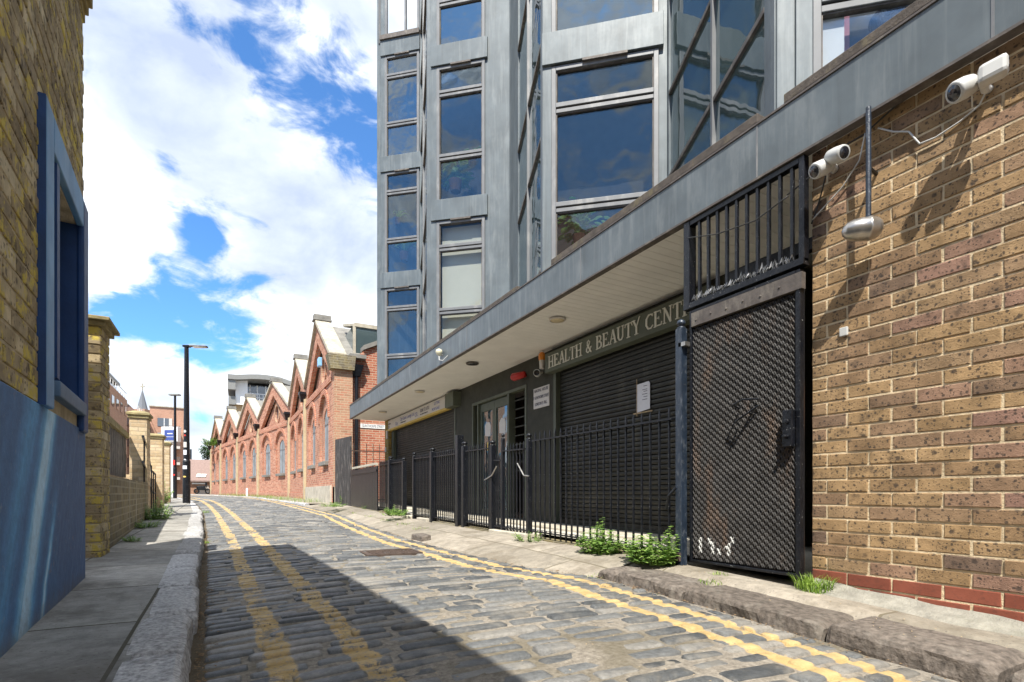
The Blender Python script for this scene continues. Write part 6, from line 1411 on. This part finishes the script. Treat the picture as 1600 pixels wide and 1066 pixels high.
# brown tiled house closing the street
d = 66.; o_ = P3(315, d); hf = farframe(315, d); X = lambda px: hitf(hf, px, 771)[0]; Z = lambda py: zd(py, d)
hs = thing('tiled_house', (o_.x, o_.y, 0), 'low house with a big brown tiled roof and skylights closing the end of the street', 'house')
m = MB(hf); m.box(X(296), X(345), -8, 0, -.4, Z(752)); m.build('wall', M['farb'], hs)
m = MB(hf); m.hexa([(X(292), .4, Z(753)), (X(348), .4, Z(753)), (X(348), -5.0, Z(716)-.2), (X(292), -5.0, Z(716)-.2)], [(X(292), .4, Z(751)), (X(348), .4, Z(751)), (X(348), -5.0, Z(715)), (X(292), -5.0, Z(715))])
rf = m.build('roof', M['tile'], hs)
def roofq(px0, px1, py0, py1, e, skew=0):
    f_ = lambda py: ((751-py)/(751-715))
    q = []
    for (px, py) in ((px0, py0), (px1, py0), (px1+skew, py1), (px0+skew, py1)): k_ = f_(py); q.append((X(px), .4-5.4*k_+e, Z(751)+(Z(715)-Z(751))*k_+e*.5))
    return q
for (a, b) in ((306, 313), (314, 321)):
    MB(hf).hexa(roofq(a, b, 746, 741, .02, 2), roofq(a, b, 746, 741, .12, 2)).build('skylight', M['nameplate'], rf)
m = MB(hf); m.box(X(300), X(322), .41, 1.6, Z(757), Z(755)); m.build('porch_roof', M['zincl'], hs)
m = MB(hf); m.box(X(309), X(326), 0.001, .05, -.1, Z(759)); m.build('garage_door', M['signw'], hs)
# parked motorcycle
d = 60.; c = P3(316, d); f_ = Frame(tuple(c+Vector((0, 0, -.07))), (rt.x*.5+fwd.x, rt.y*.5+fwd.y, 0)); mo = thing('motorcycle', (c.x, c.y, -.07), 'dark motorcycle parked before the house at the end of the street', 'motorcycle')
for tt in (-.65, .65):
    m = MB(f_); ax = f_.n; m.lathe((tt, -.06, .31), tuple(ax), [(0, .20), (0, .31), (.12, .31), (.12, .20), (0, .20)], 18); m.build('wheel', M['black'], mo)
m = MB(f_); m.hexa([(-.55, -.12, .45), (.45, -.10, .4), (.45, .10, .4), (-.55, .12, .45)], [(-.7, -.09, .85), (.35, -.10, .95), (.35, .10, .95), (-.7, .09, .85)]); m.build('body', M['black'], mo, bevel=.05)
m = MB(f_); m.tube([(.65, 0, .35), (.45, 0, 1.05)], .04, 8); m.tube([(.42, -.35, 1.12), (.45, 0, 1.05), (.42, .35, 1.12)], .02, 8); m.box(.42, .5, -.12, .12, .95, 1.35); m.build('handlebar', M['black'], mo)
# white bollard on the far right pavement
p = P3(386, 30.5); p.z = gr(33)-.02; t = thing('white_bollard', tuple(p), 'small white bollard before the workshop wall', 'bollard'); MB().lathe(tuple(p), (0, 0, 1), [(0, .06), (.42, .06), (.46, .045), (.48, .001)], 12, raw=True).build('post', M['wht'], t)
# trees beyond the house
def tree(c, h, r, lab, seed, mat='leaf2'):
    rnd = random.Random(seed); t = thing('broadleaf_tree', tuple(c), lab, 'tree'); m = MB(); m.tube([c, c+Vector((.1, 0, h*.4)), c+Vector((.2, .1, h*.75))], [.3, .2, .08], 8, raw=True)
    lf_ = MB(); cl = []
    for i in range(16):
        a = rnd.uniform(0, 6.28); rr = r*rnd.uniform(.2, .9); z = h*rnd.uniform(.45, .95); p = c+Vector((math.cos(a)*rr, math.sin(a)*rr, z)); cl.append(p); m.tube([c+Vector((.1, 0, h*.4)), p], [.08, .02], 5, raw=True)
    for p in cl:
        for i in range(260):
            v = Vector((rnd.gauss(0, 1), rnd.gauss(0, 1), rnd.gauss(0, .8))).normalized()*r*.42*rnd.random()**.4
            leaf(lf_, p+v, Vector((rnd.uniform(-1, 1), rnd.uniform(-1, 1), rnd.uniform(-.6, .6))), Vector((.1, .1, 1)), .35, .11)
    m.build('trunk', M['bark'], t); lf_.build('crown', M[mat], t, normals=False)
tree(P3(333, 88)+Vector((0, 0, -.1)), 8.6, 2.2, 'dark green tree showing above the tiled roof beside the farthest workshop', 5)
# straggly bush on the farthest gable
p = Vector((-.95, 50.6, 4.0)); weed(tuple(p), 16, .9, .8, 'straggly bush growing from the parapet of the farthest workshop', 91, .16, cat='bush', name='parapet_bush')

# the old warehouse across the yard: seen only as the reflection in the lower panes of the bays
t, f, L_ = block(-9.5, -26, -5, 12.0, 'red brick warehouse on the yard side, mirrored in the lowest panes of the bay windows', 'redb', 4)
m = MB(f); m.hexa([(0, -6, 12), (L_, -6, 12), (L_, 0, 12), (0, 0, 12)], [(0, -3.1, 14), (L_, -3.1, 14), (L_, -2.9, 14), (0, -2.9, 14)]); m.build('roof', M['slate'], t)
